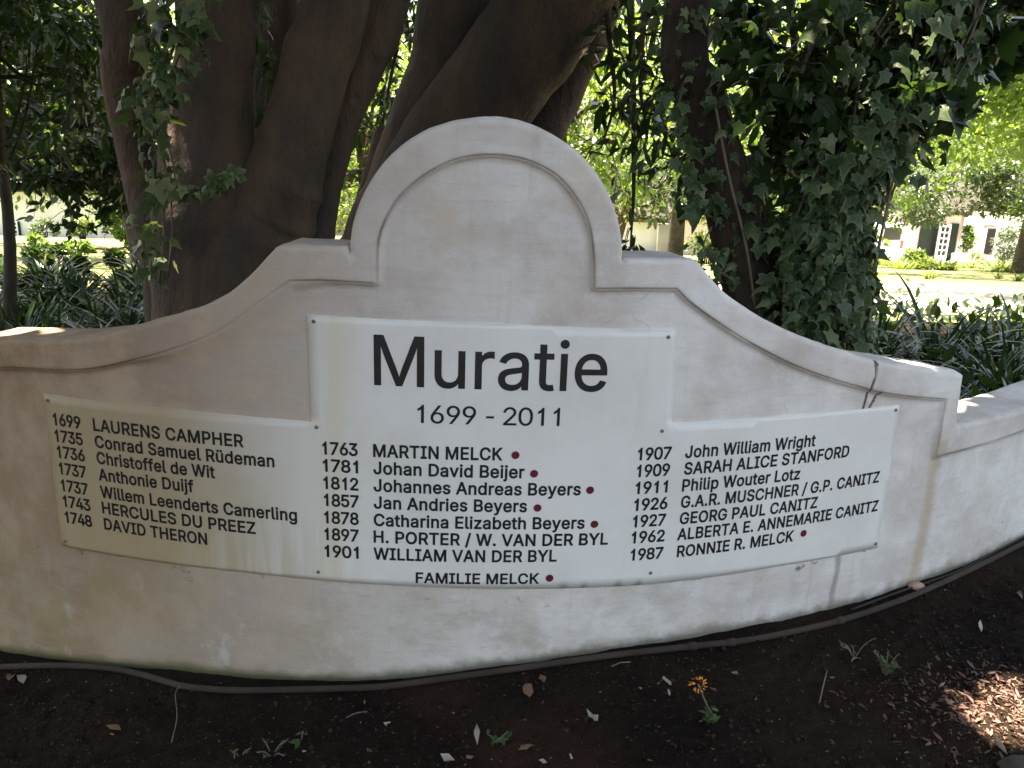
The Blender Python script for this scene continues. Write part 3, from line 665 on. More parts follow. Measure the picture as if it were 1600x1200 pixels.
'e':(404,[[212,-8,177,-5,145,3,117,16,92,35,72,58,56,85,44,116,37,150,34,187,36,224,44,258,55,290,71,317,91,340,115,359,142,373,172,382,205,384,226,383,246,380,266,374,285,366,303,355,319,341,334,324,347,305,357,282,365,256,370,227,371,194,371,169,75,169,75,221,338,221,310,202,308,226,304,248,298,269,288,286,277,301,263,314,246,323,227,328,205,330,183,328,164,323,146,313,131,301,119,286,109,270,102,251,97,231,96,211,96,178,98,151,102,127,110,106,121,88,135,73,151,61,169,53,190,48,212,46,227,47,241,49,254,53,265,58,276,65,285,73,294,82,300,93,306,105,365,91,358,72,348,55,335,39,320,26,302,14,283,4,261,-3,237,-7]]),
'f':(254,[[228,379,228,327,6,327,6,379],[81,0,81,432,82,452,87,470,96,486,107,499,120,510,135,519,152,525,169,529,187,530,222,527,243,521,227,468,215,472,195,474,178,472,164,468,154,460,147,449,143,435,142,419,142,0]]),
'g':(425,[[207,-151,180,-149,156,-146,134,-140,114,-132,97,-122,82,-110,70,-97,59,-84,51,-69,101,-41,122,-66,131,-74,142,-82,154,-88,169,-93,187,-96,207,-97,236,-95,261,-87,282,-75,298,-58,308,-34,311,-6,311,68,306,68,287,41,277,32,266,23,252,16,236,10,217,6,195,5,165,7,138,14,113,27,90,43,71,65,55,90,43,120,36,154,34,191,36,229,43,263,55,293,71,320,90,342,112,361,138,374,166,382,196,384,218,383,237,379,253,373,267,365,279,356,288,346,308,319,313,319,313,379,372,379,372,-9,370,-40,363,-67,350,-90,334,-109,314,-124,291,-136,265,-144,237,-149],[205,59,227,61,246,66,264,75,278,87,290,103,300,121,307,142,311,166,312,193,311,219,307,242,300,264,291,283,279,299,264,312,247,322,227,328,205,330,182,328,163,322,145,312,130,298,118,282,109,262,102,241,98,218,96,193,98,167,102,144,109,123,118,104,131,88,145,76,163,66,183,61]]),
'h':(410,[[114,227,114,0,53,0,53,509,114,509,114,287,102,287,116,319,132,344,152,362,175,374,200,382,227,384,252,383,275,377,295,369,313,356,328,340,341,321,350,298,355,271,357,240,357,0,296,0,296,235,293,263,286,286,273,304,256,318,235,326,210,329,192,328,176,324,161,317,147,308,136,297,126,283,119,266,115,248]]),
'i':(167,[[53,0,53,379,114,379,114,0],[84,443,73,444,63,448,54,455,47,463,43,472,41,483,43,494,47,504,54,512,63,518,73,522,84,524,95,522,105,518,114,512,121,504,125,494,126,483,125,472,121,463,114,455,105,448,95,444]]),
'j':(167,[[53,379,114,379,114,-30,112,-52,108,-72,102,-90,92,-106,80,-119,65,-129,47,-137,27,-141,4,-143,-10,-143,-10,-87,2,-87,18,-85,31,-80,40,-72,47,-61,51,-46,53,-29],[83,443,72,444,62,448,53,455,47,463,42,472,41,483,42,494,47,504,53,512,62,518,72,522,83,524,95,522,105,518,114,512,120,504,125,494,126,483,125,472,120,463,114,455,105,448,95,444]]),
'l':(189,[[139,-2,112,0,91,8,74,20,62,37,55,59,53,84,53,509,114,509,114,99,114,83,117,71,120,62,126,57,135,53,146,52,160,53,170,54,181,3,162,-1]]),
'm':(610,[[53,0,53,379,112,379,112,295,108,295,114,314,122,331,132,346,144,358,158,368,172,376,187,382,203,385,219,386,245,383,268,375,287,361,303,342,314,320,321,295,312,295,318,312,326,329,337,343,350,356,364,366,381,375,398,381,417,385,437,386,458,385,478,380,497,372,514,361,529,346,541,328,550,307,555,283,557,255,557,0,496,0,496,254,493,279,485,298,473,313,456,323,438,329,419,330,402,329,387,326,374,320,363,312,353,302,345,290,340,277,336,263,335,247,335,0,274,0,274,260,272,280,265,297,253,311,238,322,220,328,199,330,185,329,171,326,158,320,145,312,135,302,126,289,119,274,115,257,114,238,114,0]]),
'n':(410,[[114,227,114,0,53,0,53,379,112,379,112,287,102,287,116,319,132,344,152,362,175,374,200,382,227,384,252,383,275,377,295,369,313,356,328,340,341,321,350,298,355,271,357,240,357,0,296,0,296,235,293,263,286,286,273,304,256,318,235,326,210,329,192,328,176,324,161,317,147,308,136,297,126,283,119,266,115,248]]),
'o':(415,[[207,-8,174,-5,144,3,117,16,93,35,72,58,56,85,44,116,37,150,34,187,37,225,44,260,56,291,72,318,93,341,117,360,144,374,174,382,207,384,241,382,271,374,299,360,323,341,343,318,359,291,371,260,379,225,381,187,379,150,371,116,359,85,343,58,323,35,299,16,271,3,241,-5],[207,46,231,49,252,55,270,66,285,80,298,97,307,117,314,139,318,163,319,187,318,212,314,236,307,258,298,278,285,296,270,310,252,321,231,328,207,330,184,328,163,321,145,310,130,296,118,278,108,258,102,236,98,212,96,187,98,163,102,139,108,117,118,97,130,80,145,66,163,55,184,49]]),
'p':(424,[[53,-143,53,379,112,379,112,319,118,319,137,346,147,355,158,364,171,373,188,379,207,383,229,384,259,382,287,374,313,361,335,342,354,320,370,293,381,261,388,227,390,189,388,151,381,116,370,84,355,57,336,34,313,16,288,3,260,-6,229,-8,208,-7,189,-3,173,4,159,12,147,21,138,31,118,59,114,59,114,-143],[220,47,242,49,262,55,279,66,294,80,306,97,316,117,323,139,327,163,328,189,327,215,323,239,316,261,307,281,295,298,280,311,262,322,243,328,220,330,198,328,178,322,161,312,147,299,134,282,125,263,118,241,114,216,113,189,114,162,118,138,125,115,135,95,147,78,162,65,179,55,198,49]]),
'r':(259,[[53,0,53,379,112,379,112,321,115,321,124,339,137,354,152,367,171,377,191,383,213,385,229,384,243,384,243,322,230,324,207,326,190,324,174,321,159,315,146,306,135,296,126,284,119,269,115,254,114,237,114,0]]),
's':(365,[[182,-8,157,-7,133,-3,112,3,93,12,76,24,62,38,50,54,41,73,36,94,94,107,101,87,111,72,124,60,141,52,160,47,181,45,206,47,227,53,244,62,258,74,265,88,268,103,266,115,262,126,254,136,243,144,229,150,212,155,149,170,118,180,92,192,72,208,58,227,50,249,47,274,49,295,55,314,65,332,79,347,95,360,115,370,137,378,161,383,187,384,212,383,234,379,254,372,271,363,286,352,299,339,309,324,318,308,324,290,268,277,262,291,254,304,243,316,228,325,210,331,187,333,166,331,147,326,131,317,119,305,111,292,109,277,110,264,115,253,124,243,136,235,152,229,172,223,229,209,261,200,287,187,306,171,320,153,328,131,331,107,329,85,323,65,312,47,298,31,281,18,260,6,236,-2,210,-7]]),
't':(227,[[204,379,204,327,6,327,6,379],[65,471,126,471,126,98,127,83,130,70,136,61,144,55,156,51,170,50,185,51,202,54,213,2,192,-3,168,-4,138,-1,113,7,92,21,77,41,68,64,65,93]]),
'u':(410,[[182,-5,158,-3,135,2,115,11,97,23,82,39,69,59,60,82,54,109,53,139,53,379,114,379,114,144,116,117,124,94,137,75,154,61,175,53,200,50,218,51,234,55,249,62,263,71,274,83,283,97,290,113,295,132,296,153,296,379,357,379,357,0,298,0,298,92,307,92,294,60,277,35,257,17,234,5,209,-3]]),
'v':(389,[[163,0,17,379,84,379,165,155,187,87,206,21,184,21,203,87,224,155,305,379,371,379,226,0]]),
'y':(389,[[47,-139,61,-86,71,-87,83,-89,94,-90,104,-89,113,-86,122,-81,130,-74,138,-64,145,-51,151,-36,163,-1,17,379,84,379,165,155,187,87,206,21,184,21,202,87,224,155,305,379,371,379,204,-58,196,-77,187,-93,177,-107,165,-119,153,-128,139,-136,125,-141,109,-144,91,-145,65,-143]]),
'z':(380,[[42,0,42,46,254,320,254,323,48,323,48,379,333,379,333,331,126,60,126,56,339,56,339,0]]),
'ü':(410,[[182,-5,158,-3,135,2,115,11,97,23,82,39,69,59,60,82,54,109,53,139,53,379,114,379,114,144,116,117,124,94,137,75,154,61,175,53,200,50,218,51,234,55,249,62,263,71,274,83,283,97,290,113,295,132,296,153,296,379,357,379,357,0,298,0,298,92,307,92,294,60,277,35,257,17,234,5,209,-3],[277,443,266,444,257,448,248,455,242,463,238,472,236,483,238,494,242,503,248,512,257,518,266,522,277,523,287,522,297,518,305,512,312,503,316,494,317,483,316,472,312,463,305,455,297,448,287,444],[133,443,123,444,113,448,104,455,98,463,94,472,93,483,94,494,98,503,104,512,113,518,123,522,133,523,144,522,153,518,162,512,168,503,172,494,173,483,172,472,168,463,162,455,153,448,144,444]])}
def text_loops(txt, bold):
    out = []; x = 0.0
    for ch in txt:                                          # one list of contours per letter
        if ch == ' ': x += 205; continue
        adv, loops = GLYPH[ch]
        if ch.isdigit(): adv -= 58; x -= 29
        L = [np.array(l, float).reshape(-1, 2) for l in loops]
        ar = [float((P[:, 0] * np.roll(P, -1, 0)[:, 1] - np.roll(P, -1, 0)[:, 0] * P[:, 1]).sum()) for P in L]
        if ar[int(np.argmax(np.abs(ar)))] < 0: L = [P[::-1] for P in L]     # outer contours run anticlockwise
        gl = []
        for P in L:
            if bold:
                e0 = P - np.roll(P, 1, 0); e1 = np.roll(P, -1, 0) - P
                n0 = np.stack([e0[:, 1], -e0[:, 0]], 1); n1 = np.stack([e1[:, 1], -e1[:, 0]], 1)
                n0 /= np.maximum(np.linalg.norm(n0, axis=1), 1e-9)[:, None]; n1 /= np.maximum(np.linalg.norm(n1, axis=1), 1e-9)[:, None]
                m = n0 + n1; k = np.clip(2 / np.maximum((m ** 2).sum(1), 1e-6), 0, 3.0)
                P = P + m * k[:, None] * bold
            gl.append(P + [x, 0])
        out.append(gl)
        x += adv + bold * .9 + (29 if ch.isdigit() else 0)
    return out

def text_mesh(txt, width, cap, bold):
    loops = text_loops(txt, bold)
    x0 = min(l[:, 0].min() for g_ in loops for l in g_); x1 = max(l[:, 0].max() for g_ in loops for l in g_)
    co = []; F = []
    for gr in loops:
        P = np.vstack(gr); E = []; k = 0
        for l in gr:
            E += [(k + i, k + (i + 1) % len(l)) for i in range(len(l))]; k += len(l)
        v, e, f, *_q = geometry.delaunay_2d_cdt([Vector(p_) for p_ in P], E, [], 0, 1e-4)
        v = np.array([tuple(q) for q in v]); f = np.array([t for t in f if len(t) == 3])
        ce = v[f].mean(1); win = np.zeros(len(f), int)
        for l in gr:
            for a, b in zip(l, np.roll(l, -1, 0)):
                side_ = (b[0] - a[0]) * (ce[:, 1] - a[1]) - (ce[:, 0] - a[0]) * (b[1] - a[1])
                win += ((a[1] <= ce[:, 1]) & (b[1] > ce[:, 1]) & (side_ > 0)).astype(int)
                win -= ((a[1] > ce[:, 1]) & (b[1] <= ce[:, 1]) & (side_ < 0)).astype(int)
        F += [tuple(t + len(co)) for t in f[win > 0]]
        co += [tuple(q) for q in v]
    co = np.array(co) / 1000
    return np.stack([(co[:, 0] * 1000 - x0) / (x1 - x0) * width, (co[:, 1] * 1000 + 0) / (509 + 2 * bold) * cap], 1), F

def lettering(name, txt, s0, z0, s1, z1, cap, bold, parent):
    """one run of lettering as ONE mesh lying just proud of the board"""
    v, F = text_mesh(txt, s1 - s0, cap, bold)
    V = []
    for x, y in v:
        s = s0 + x; z = z0 + (z1 - z0) * x / (s1 - s0) + y
        V.append(cyl(s, z, board_depth(s, z) - .0009))
    me = py_mesh(name, V, F)
    bm = bmesh.new(); bm.from_mesh(me)
    for f in bm.faces:
        if f.normal.y > 0: f.normal_flip()
    bm.to_mesh(me); bm.free()
    return link(name, me, M['letter'], parent, smooth=False)

CAP, BOLD = .0362, 21
lettering('title_lettering', 'Muratie', -.061, .888, .534, .880, .131, 6, sign)
for t_, a0, a1 in (('1699', .049, .199), ('-', .225, .245), ('2011', .269, .416)):
    lettering('date_lettering', t_, a0, .790 - .011 * (a0 - .049), a1, .790 - .011 * (a1 - .049), .049, 4, sign)
LINES = [
 ('1699', 'LAURENS CAMPHER', -.979, -.889, -.849, -.410, .702, .698), ('1735', 'Conrad Samuel Rüdeman', -.980, -.888, -.849, -.329, .654, .648),
 ('1736', 'Christoffel de Wit', -.979, -.887, -.849, -.496, .607, .603), ('1737', 'Anthonie Duijf', -.979, -.889, -.849, -.560, .558, .556),
 ('1737', 'Willem Leenderts Camerling', -.979, -.889, -.849, -.274, .507, .497), ('1743', 'HERCULES DU PREEZ', -.979, -.887, -.849, -.391, .459, .450),
 ('1748', 'DAVID THERON', -.979, -.888, -.848, -.532, .410, .404),
 ('1763', 'MARTIN MELCK', -.199, -.106, -.066, .271, .693, .691), ('1781', 'Johan David Beijer', -.199, -.106, -.066, .330, .645, .641),
 ('1812', 'Johannes Andreas Beyers', -.199, -.106, -.066, .483, .596, .591), ('1857', 'Jan Andries Beyers', -.199, -.106, -.066, .340, .547, .544),
 ('1878', 'Catharina Elizabeth Beyers', -.200, -.107, -.067, .499, .497, .493), ('1897', 'H. PORTER / W. VAN DER BYL', -.201, -.108, -.068, .567, .448, .443),
 ('1901', 'WILLIAM VAN DER BYL', -.202, -.109, -.069, .427, .398, .397),
 ('1907', 'John William Wright', .633, .727, .767, 1.167, .687, .696), ('1909', 'SARAH ALICE STANFORD', .634, .727, .768, 1.291, .639, .652),
 ('1911', 'Philip Wouter Lotz', .634, .725, .767, 1.130, .590, .599), ('1926', 'G.A.R. MUSCHNER / G.P. CANITZ', .634, .729, .768, 1.421, .541, .557),
 ('1927', 'GEORG PAUL CANITZ', .634, .728, .769, 1.204, .492, .503), ('1962', 'ALBERTA E. ANNEMARIE CANITZ', .634, .729, .766, 1.435, .444, .463),
 ('1987', 'RONNIE R. MELCK', .635, .729, .770, 1.138, .392, .405)]
for yr, nm, a0, a1, b0, b1, z0, z1 in LINES:
    sl = (z1 - z0) / (b1 - b0)
    lettering('year_lettering', yr, a0, z0 - sl * .04, a1, z0, CAP, BOLD, sign)
    lettering('name_lettering', nm, b0, z0, b1, z1, CAP, BOLD, sign)
lettering('name_lettering', 'FAMILIE MELCK', .045, .332, .382, .331, .0325, BOLD, sign)
for s, z in [(.304, .705), (.355, .653), (.508, .604), (.368, .555), (.526, .504), (.410, .346), (1.171, .425)]:
    n = 20; V = [cyl(s, z, board_depth(s, z) - .0009)] + [cyl(s + .0108 * math.cos(t), z + .0108 * math.sin(t), board_depth(s, z) - .0009) for t in np.linspace(0, 2 * math.pi, n, endpoint=False)]
    link('red_dot', py_mesh('red_dot', V, [(0, 1 + k, 1 + (k + 1) % n) for k in range(n)]), M['dot'], sign, smooth=False)
for s, z in [(-.211, 1.044), (-.213, .766), (.690, 1.021), (.695, .766), (1.443, .778), (1.451, .351), (.697, .348), (-.221, .350), (-.990, .771), (-.990, .350)]:
    V = []; F = []; n = 10
    for r, h in ((.0052, .0), (.0050, .0012), (.0036, .0022), (.0012, .0024)):
        for k in range(n):
            t = 2 * math.pi * k / n; V.append(cyl(s + r * math.cos(t), z + r * math.sin(t), board_depth(s, z) - .0004 - h))
    for a_ in range(3):
        for k in range(n): F.append((a_ * n + k, a_ * n + (k + 1) % n, (a_ + 1) * n + (k + 1) % n, (a_ + 1) * n + k))
    F.append(tuple(range(3 * n, 4 * n)))
    link('screw', py_mesh('screw', V, F), M['screw'], sign)

# ---------------------------------------------------------------- foliage tools
def leaf_template(kind):
    """vertices (x across, y along, z), triangles, uv"""
    if kind == 'oval':
        V = [(0, 0, 0), (.20, .28, .05), (.22, .55, .05), (0, 1, -.06), (-.22, .55, .05), (-.20, .28, .05), (0, .42, 0)]
        F = [(0, 1, 6), (1, 2, 6), (2, 3, 6), (3, 4, 6), (4, 5, 6), (5, 0, 6)]
        return np.array(V), np.array(F), np.array([(v[0] + .5, v[1]) for v in V])
    if kind == 'long':
        V = [(0, 0, 0), (.12, .30, .03), (.115, .6, .0), (0, 1, -.12), (-.115, .6, .0), (-.12, .30, .03), (0, .45, -.01)]
        F = [(0, 1, 6), (1, 2, 6), (2, 3, 6), (3, 4, 6), (4, 5, 6), (5, 0, 6)]
        return np.array(V), np.array(F), np.array([(v[0] + .5, v[1]) for v in V])
    if kind == 'chip':
        V = [(-.2, 0, 0), (.22, .1, .02), (.12, 1, -.03), (-.16, .85, .04)]
        return np.array(V), np.array([(0, 1, 2), (0, 2, 3)]), np.array([(v[0] + .5, v[1]) for v in V])
    if kind == 'ivy':
        out = [(0, .03), (.15, -.10), (.38, -.10), (.37, .06), (.36, .16), (.58, .40), (.40, .46), (.27, .52), (.15, .80), (0, 1.10),
               (-.13, .80), (-.27, .50), (-.42, .46), (-.55, .36), (-.36, .16), (-.38, .06), (-.40, -.08), (-.15, -.10)]
        tips = {2, 5, 9, 13, 16}
        c = (0, .30)
        V = [(c[0], c[1], .03)]; U = [(0, 0)]
        for i, (x, y) in enumerate(out):                       # inner ring (half way), then the margin
            V.append((c[0] + .55 * (x - c[0]), c[1] + .55 * (y - c[1]), .05 if i not in tips else .015)); U.append((.55, .0 if i in tips else .3))
        for i, (x, y) in enumerate(out):
            V.append((x, y, -.10 * abs(x) - .05 * max(0, y - .5) + (.02 if i not in tips else -.05))); U.append((1, .0 if i in tips else .3))
        n = len(out); F = []
        for i in range(n):
            j = (i + 1) % n
            F += [(0, 1 + i, 1 + j), (1 + i, 1 + n + i, 1 + n + j), (1 + i, 1 + n + j, 1 + j)]
        U[0] = (0, .0)
        return np.array(V), np.array(F), np.array(U)
    if kind == 'ivy_low':
        out = [(0, 0), (.42, -.10), (.36, .16), (.66, .42), (.24, .55), (0, 1.1), (-.24, .55), (-.66, .42), (-.36, .16), (-.42, -.10)]
        V = [(0, .3, .03)] + [(x, y, -.10 * abs(x)) for x, y in out]
        n = len(out); F = [(0, 1 + i, 1 + (i + 1) % n) for i in range(n)]
        return np.array(V), np.array(F), np.array([(0, 0)] + [(1, .0 if i in (1, 3, 5, 7, 9) else .3) for i in range(n)])
TPL = {k: leaf_template(k) for k in ('oval', 'long', 'chip', 'ivy', 'ivy_low')}

def nrm(A): return A / np.maximum(np.linalg.norm(A, axis=1)[:, None], 1e-9)
def leaves(P, along, normal, size, kind):
    """leaf i sits at P[i], its midrib runs along along[i], its face looks to normal[i]"""
    V, F, U = TPL[kind]
    y = nrm(along); x = nrm(np.cross(y, normal)); z = np.cross(x, y)
    n, k = len(P), len(V)
    size = np.broadcast_to(np.asarray(size, float), (n,))
    bend = rng.uniform(-.6, 1.6, n) * (2.2 if kind == 'ivy' else 1)
    if kind == 'ivy': x = x * rng.uniform(.6, 1.1, n)[:, None]
    vz = V[None, :, 2] * bend[:, None]
    co = P[:, None] + size[:, None, None] * (V[None, :, 0, None] * x[:, None] + V[None, :, 1, None] * y[:, None] + vz[..., None] * z[:, None])
    Fa = F[None] + (np.arange(n) * k)[:, None, None]
    return co.reshape(-1, 3), Fa.reshape(-1, 3), np.tile(U, (n, 1))
def join(*parts):
    V = []; F = []; U = []; b = 0
    for v, f, u in parts:
        V.append(v); F.append(f + b); U.append(u); b += len(v)
    return np.vstack(V), np.vstack(F), np.vstack(U)
def rdir(n): return nrm(rng.normal(size=(n, 3)))

# spots the sun reaches through gaps in the crowns: (x, y, z, radius)
GAPS = []
def gap_line(points, r):
    for p in points: GAPS.append((*p, r))
def sunny(P, extra=0.0):
    """True where a leaf at P would block one of the gaps"""
    sd = np.array(SUN_DIR); k = np.zeros(len(P), bool)
    for x, y, z, r in GAPS:
        v = P - [x, y, z]; t = v @ sd
        k |= (np.linalg.norm(v - t[:, None] * sd, axis=1) < r + extra * (.95 if r > .045 else .8)) & (t > .25)
    return k

def blob_points(n, centers, radii, shell=.55):
    """n points in a set of ellipsoid clumps, denser near their skins"""
    c = np.array(centers, float); r = np.array(radii, float)
    if r.ndim == 1: r = np.repeat(r[:, None], 3, 1)
    w = (r.prod(1)) ** .75; k = rng.choice(len(c), n, p=w / w.sum())
    d = rdir(n); q = rng.uniform(shell, 1.0, n) ** .6
    P = c[k] + d * r[k] * q[:, None]
    return P, d, c[k]
def crown_leaves(n, centers, radii, size, kind, droop=.4, gaps=True, shell=.45, zmin=None):
    P, d, _c = blob_points(n, centers, radii, shell)
    if gaps and GAPS:
        P_ok = ~sunny(P, size * .45); P, d = P[P_ok], d[P_ok]
    if zmin is not None:
        k = P[:, 2] > zmin; P, d = P[k], d[k]
    n = len(P)
    al = nrm(d * [1, 1, .5] + rdir(n) * .8 + np.array([0, 0, -droop]))
    no = nrm(d * .5 + rdir(n) * .7 + np.array([0, 0, .8]))
    return leaves(P, al, no, rng.uniform(.7, 1.25, n) * size, kind)
def clumps(center, R, k, r, flat=.8, seed=0):
    """k clump centres spread over an ellipsoid crown"""
    g_ = np.random.default_rng(seed)
    d = nrm(g_.normal(size=(k, 3))); q = g_.uniform(.35, .95, k) ** .7
    c = np.array(center) + d * np.array(R) * q[:, None]
    rr = g_.uniform(.65, 1.25, k)[:, None] * np.array([r, r, r * flat])
    return c, rr

# ---------------------------------------------------------------- gaps of sunlight
for px, py, r in ((1560, 1115, .075), (1595, 1075, .06), (1535, 1140, .05), (1590, 1125, .07), (1570, 1095, .05), (1640, 1090, .12), (1505, 1142, .04), (1580, 1150, .05), (1650, 1140, .12)):
    p = ground_hit(px, py); GAPS.append((p.x, p.y, p.z, r))
for s0, s1, dd in ((-1.30, -1.12, .13), (-1.14, -.95, .11), (1.46, 1.58, .09), (1.55, 1.65, .10), (1.86, 2.00, .12)):
    for t in np.linspace(0, 1, 5):
        s = s0 + (s1 - s0) * t
        GAPS.append((*cyl(s, float(np.interp(s, [-1.4, -.8, 1.4, 1.70, 1.72], [.9, .965, .92, .87, .71])), dd - .03 * t), .028 if s < 0 else .038))
for s, z in ((-.30, 1.22), (.70, 1.22)):
    GAPS.append((*cyl(s, z, .14), .02))
for _ in range(26):                                           # sun flecks over the left bed
    GAPS.append((rng.uniform(-3.4, -1.2), rng.uniform(3.2, 6.5), .45, rng.uniform(.03, .10)))
for _ in range(10):
    GAPS.append((rng.uniform(1.6, 3.2), rng.uniform(3.4, 5.2), .45, rng.uniform(.015, .04)))
for px, py, Y in ((1215, 160, 3.3), (1420, 40, 3.2), (1400, 60, 3.2), (1500, 60, 3.2), (1340, 215, 3.3), (1110, 180, 3.5), (1250, 60, 3.2), (230, 40, 3.9), (275, 30, 3.9), (200, 180, 3.9)):
    p = at(px, py, Y); GAPS.append((p.x, p.y, p.z, .05))

# ---------------------------------------------------------------- the big smooth-barked trees behind the wall
def grounded(px, Y): 
    x = at(px, 500, Y).x
    return (x, Y, gz(x, Y) - .15)

fig = empty('smooth_barked_tree', grounded(365, 4.1), 'large multi-stemmed smooth-barked tree behind the left shoulder of the wall, ivy up its front', 'tree')
def st(parent, P, up, seed, base=None, wob=.05, name='stem', mat='bark', n=22):
    Q = [u for u in up]
    for px, py, Y, r in P:
        p = at(px, py, Y); Q.append((p.x, p.y, p.z, r / ppm(Y)))
    if base: Q.append(base)
    S = spline(Q, 16)
    return MB().tube([s[:3] for s in S], [s[3] for s in S], n * 2, True, wob * 1.35, seed).build(name, M[mat], parent, True)
bx, by, bz = grounded(365, 4.1)
st(fig, [(185, 0, 4.3, 32), (192, 120, 4.3, 29), (216, 250, 4.3, 27), (250, 370, 4.2, 36), (292, 480, 4.15, 60)], [(-3.5, 5.3, 5.4, .05), (-2.5, 4.7, 3.4, .09)], 1, (bx - .12, by, bz, .30))
st(fig, [(338, 0, 4.05, 53), (336, 110, 4.05, 55), (332, 220, 4.05, 64), (338, 330, 4.05, 88), (360, 440, 4.1, 112)], [(-1.2, 3.9, 5.6, .07), (-1.35, 4.0, 3.6, .14)], 2, (bx, by, bz, .46), wob=.06, n=28)
st(fig, [(428, 0, 4.7, 34), (425, 150, 4.65, 36), (420, 280, 4.5, 40), (400, 400, 4.3, 60)], [(-1.4, 5.4, 5.4, .06), (-1.3, 4.9, 3.4, .10)], 3, (bx + .05, by + .1, bz, .3))
st(fig, [(522, 0, 3.95, 47), (494, 100, 3.95, 49), (468, 200, 3.95, 50), (442, 290, 3.97, 60), (412, 370, 4.0, 82), (388, 460, 4.05, 105)], [(-.05, 3.4, 5.4, .07), (-.55, 3.75, 3.2, .12)], 4, (bx + .06, by, bz, .44), wob=.07, n=26)
st(fig, [(609, 0, 4.25, 28), (572, 100, 4.25, 27), (534, 200, 4.25, 23), (508, 300, 4.25, 23), (490, 390, 4.2, 30), (465, 470, 4.15, 60)], [(.3, 4.0, 5.4, .05), (-.35, 4.2, 3.2, .085)], 5, (bx + .12, by + .05, bz, .3))

oak = empty('leaning_tree', grounded(640, 5.2), 'massive brown leaning tree with several trunks rising behind the arched top of the wall', 'tree')
ox, oy, oz = grounded(620, 5.2)
st(oak, [(716, 0, 5.3, 56), (702, 100, 5.25, 58), (672, 200, 5.2, 62), (640, 290, 5.2, 66), (618, 380, 5.2, 74), (598, 470, 5.2, 105)], [(.1, 6.2, 6.0, .08), (-.15, 5.7, 4.0, .17)], 6, (ox, oy, oz, .55), n=28)
st(oak, [(868, 0, 4.9, 72), (796, 100, 4.95, 72), (722, 195, 5.0, 74), (665, 300, 5.1, 80), (625, 400, 5.15, 92)], [(1.9, 4.2, 5.4, .10), (1.1, 4.6, 3.7, .17)], 7, (ox + .05, oy, oz, .5), wob=.05, n=28)
st(oak, [(930, 0, 5.5, 40), (890, 100, 5.5, 38), (843, 195, 5.4, 40), (780, 310, 5.3, 46), (700, 420, 5.25, 60)], [(1.9, 6.2, 5.4, .06), (1.0, 5.8, 3.9, .12)], 8, (ox + .2, oy, oz, .4), n=22)
st(oak, [(566, 360, 5.3, 22), (552, 440, 5.3, 45)], [(-.80, 5.5, 1.5, .10)], 9, (ox - .15, oy, oz, .3))

# overhead crowns of these trees: they shade the wall, the bed and the foreground
def overhead(name, parent, c, R, k, r, n, size, mat, seed, zmin=2.9):
    cc, rr = clumps(c, R, k, r, .55, seed)
    v, f, u = crown_leaves(n, cc, rr, size, 'oval', .35, True, .2, zmin)
    return link(name, np_mesh(name, v, f, u), M[mat], parent, smooth=False)
overhead('crown', fig, (-2.4, 3.2, 4.9), (3.3, 4.0, 1.1), 56, .95, 29000, .23, 'canopy', 11)
overhead('crown', fig, (-3.3, -.4, 2.7), (1.9, 2.7, 1.7), 34, .75, 9000, .2, 'canopy', 15, 1.1)  # low foliage outside the view, added to darken the wall's left side
overhead('crown', oak, (2.4, 6.6, 5.6), (3.4, 2.4, 1.2), 34, .95, 10500, .21, 'canopy', 16, 3.6)  # crown part out of view, added to shade the right bed
overhead('crown', oak, (.6, 4.6, 5.6), (3.4, 4.2, 1.3), 58, 1.0, 28000, .23, 'canopy', 12, 3.3)

# ---------------------------------------------------------------- the ivy-clad pair of trees on the right
def pix_axis(P):                                   # (px, py, Y, r px) -> (x, y, z, r m)
    out = []
    for px, py, Y, r in P:
        p = at(px, py, Y); out.append((p.x, p.y, p.z, r / ppm(Y)))
    return out
A1 = pix_axis([(1215, 560, 3.65, 62), (1190, 470, 3.62, 52), (1160, 370, 3.6, 44), (1128, 270, 3.6, 38), (1100, 150, 3.6, 35), (1078, 0, 3.6, 33)])
A2 = pix_axis([(1262, 600, 3.45, 62), (1272, 480, 3.45, 44), (1290, 350, 3.45, 32), (1335, 240, 3.45, 30), (1400, 100, 3.5, 28), (1445, 0, 3.5, 26)])
x, y, _z, _r = A1[0]
ivt = empty('rough_barked_tree', (x, y, gz(x, y) - .1), 'dark rough-barked tree half hidden in ivy behind the right slope of the wall', 'tree')
S = spline([(x + .05, y, gz(x, y) - .15, .30)] + A1 + [(.85, 3.7, 4.0, .08), (.8, 3.9, 5.4, .05)], 6)
MB().tube([s[:3] for s in S], [s[3] for s in S], 22, True, .14, 31).build('trunk', M['bark_dark'], ivt, True)
x2, y2, _z, _r = A2[0]
ivt2 = empty('slanting_tree', (x2, y2, gz(x2, y2) - .1), 'slanting tree wholly wrapped in large-leaved ivy, right of the rough dark trunk', 'tree')
S = spline([(x2, y2, gz(x2, y2) - .15, .30)] + A2 + [(2.5, 3.5, 3.8, .07), (3.0, 3.4, 5.2, .05)], 6)
MB().tube([s[:3] for s in S], [s[3] for s in S], 18, True, .14, 37).build('trunk', M['bark_dark'], ivt2, True)
for px, py in ((60, 1150), (140, 1110), (220, 1170), (330, 1150), (1500, 960), (1420, 1010)):  # extra leaf clusters out of view, added to block stray sun specks
    _p = ground_hit(px, py) + SUN_DIR * 5.0
    overhead('crown', fig if px < 800 else oak, tuple(_p), (.45, .45, .3), 5, .35, 260, .22, 'canopy', px, 3.5)
overhead('crown', ivt2, (2.7, 3.4, 5.0), (2.6, 3.6, 1.1), 36, .95, 14000, .23, 'canopy', 13, 2.95)

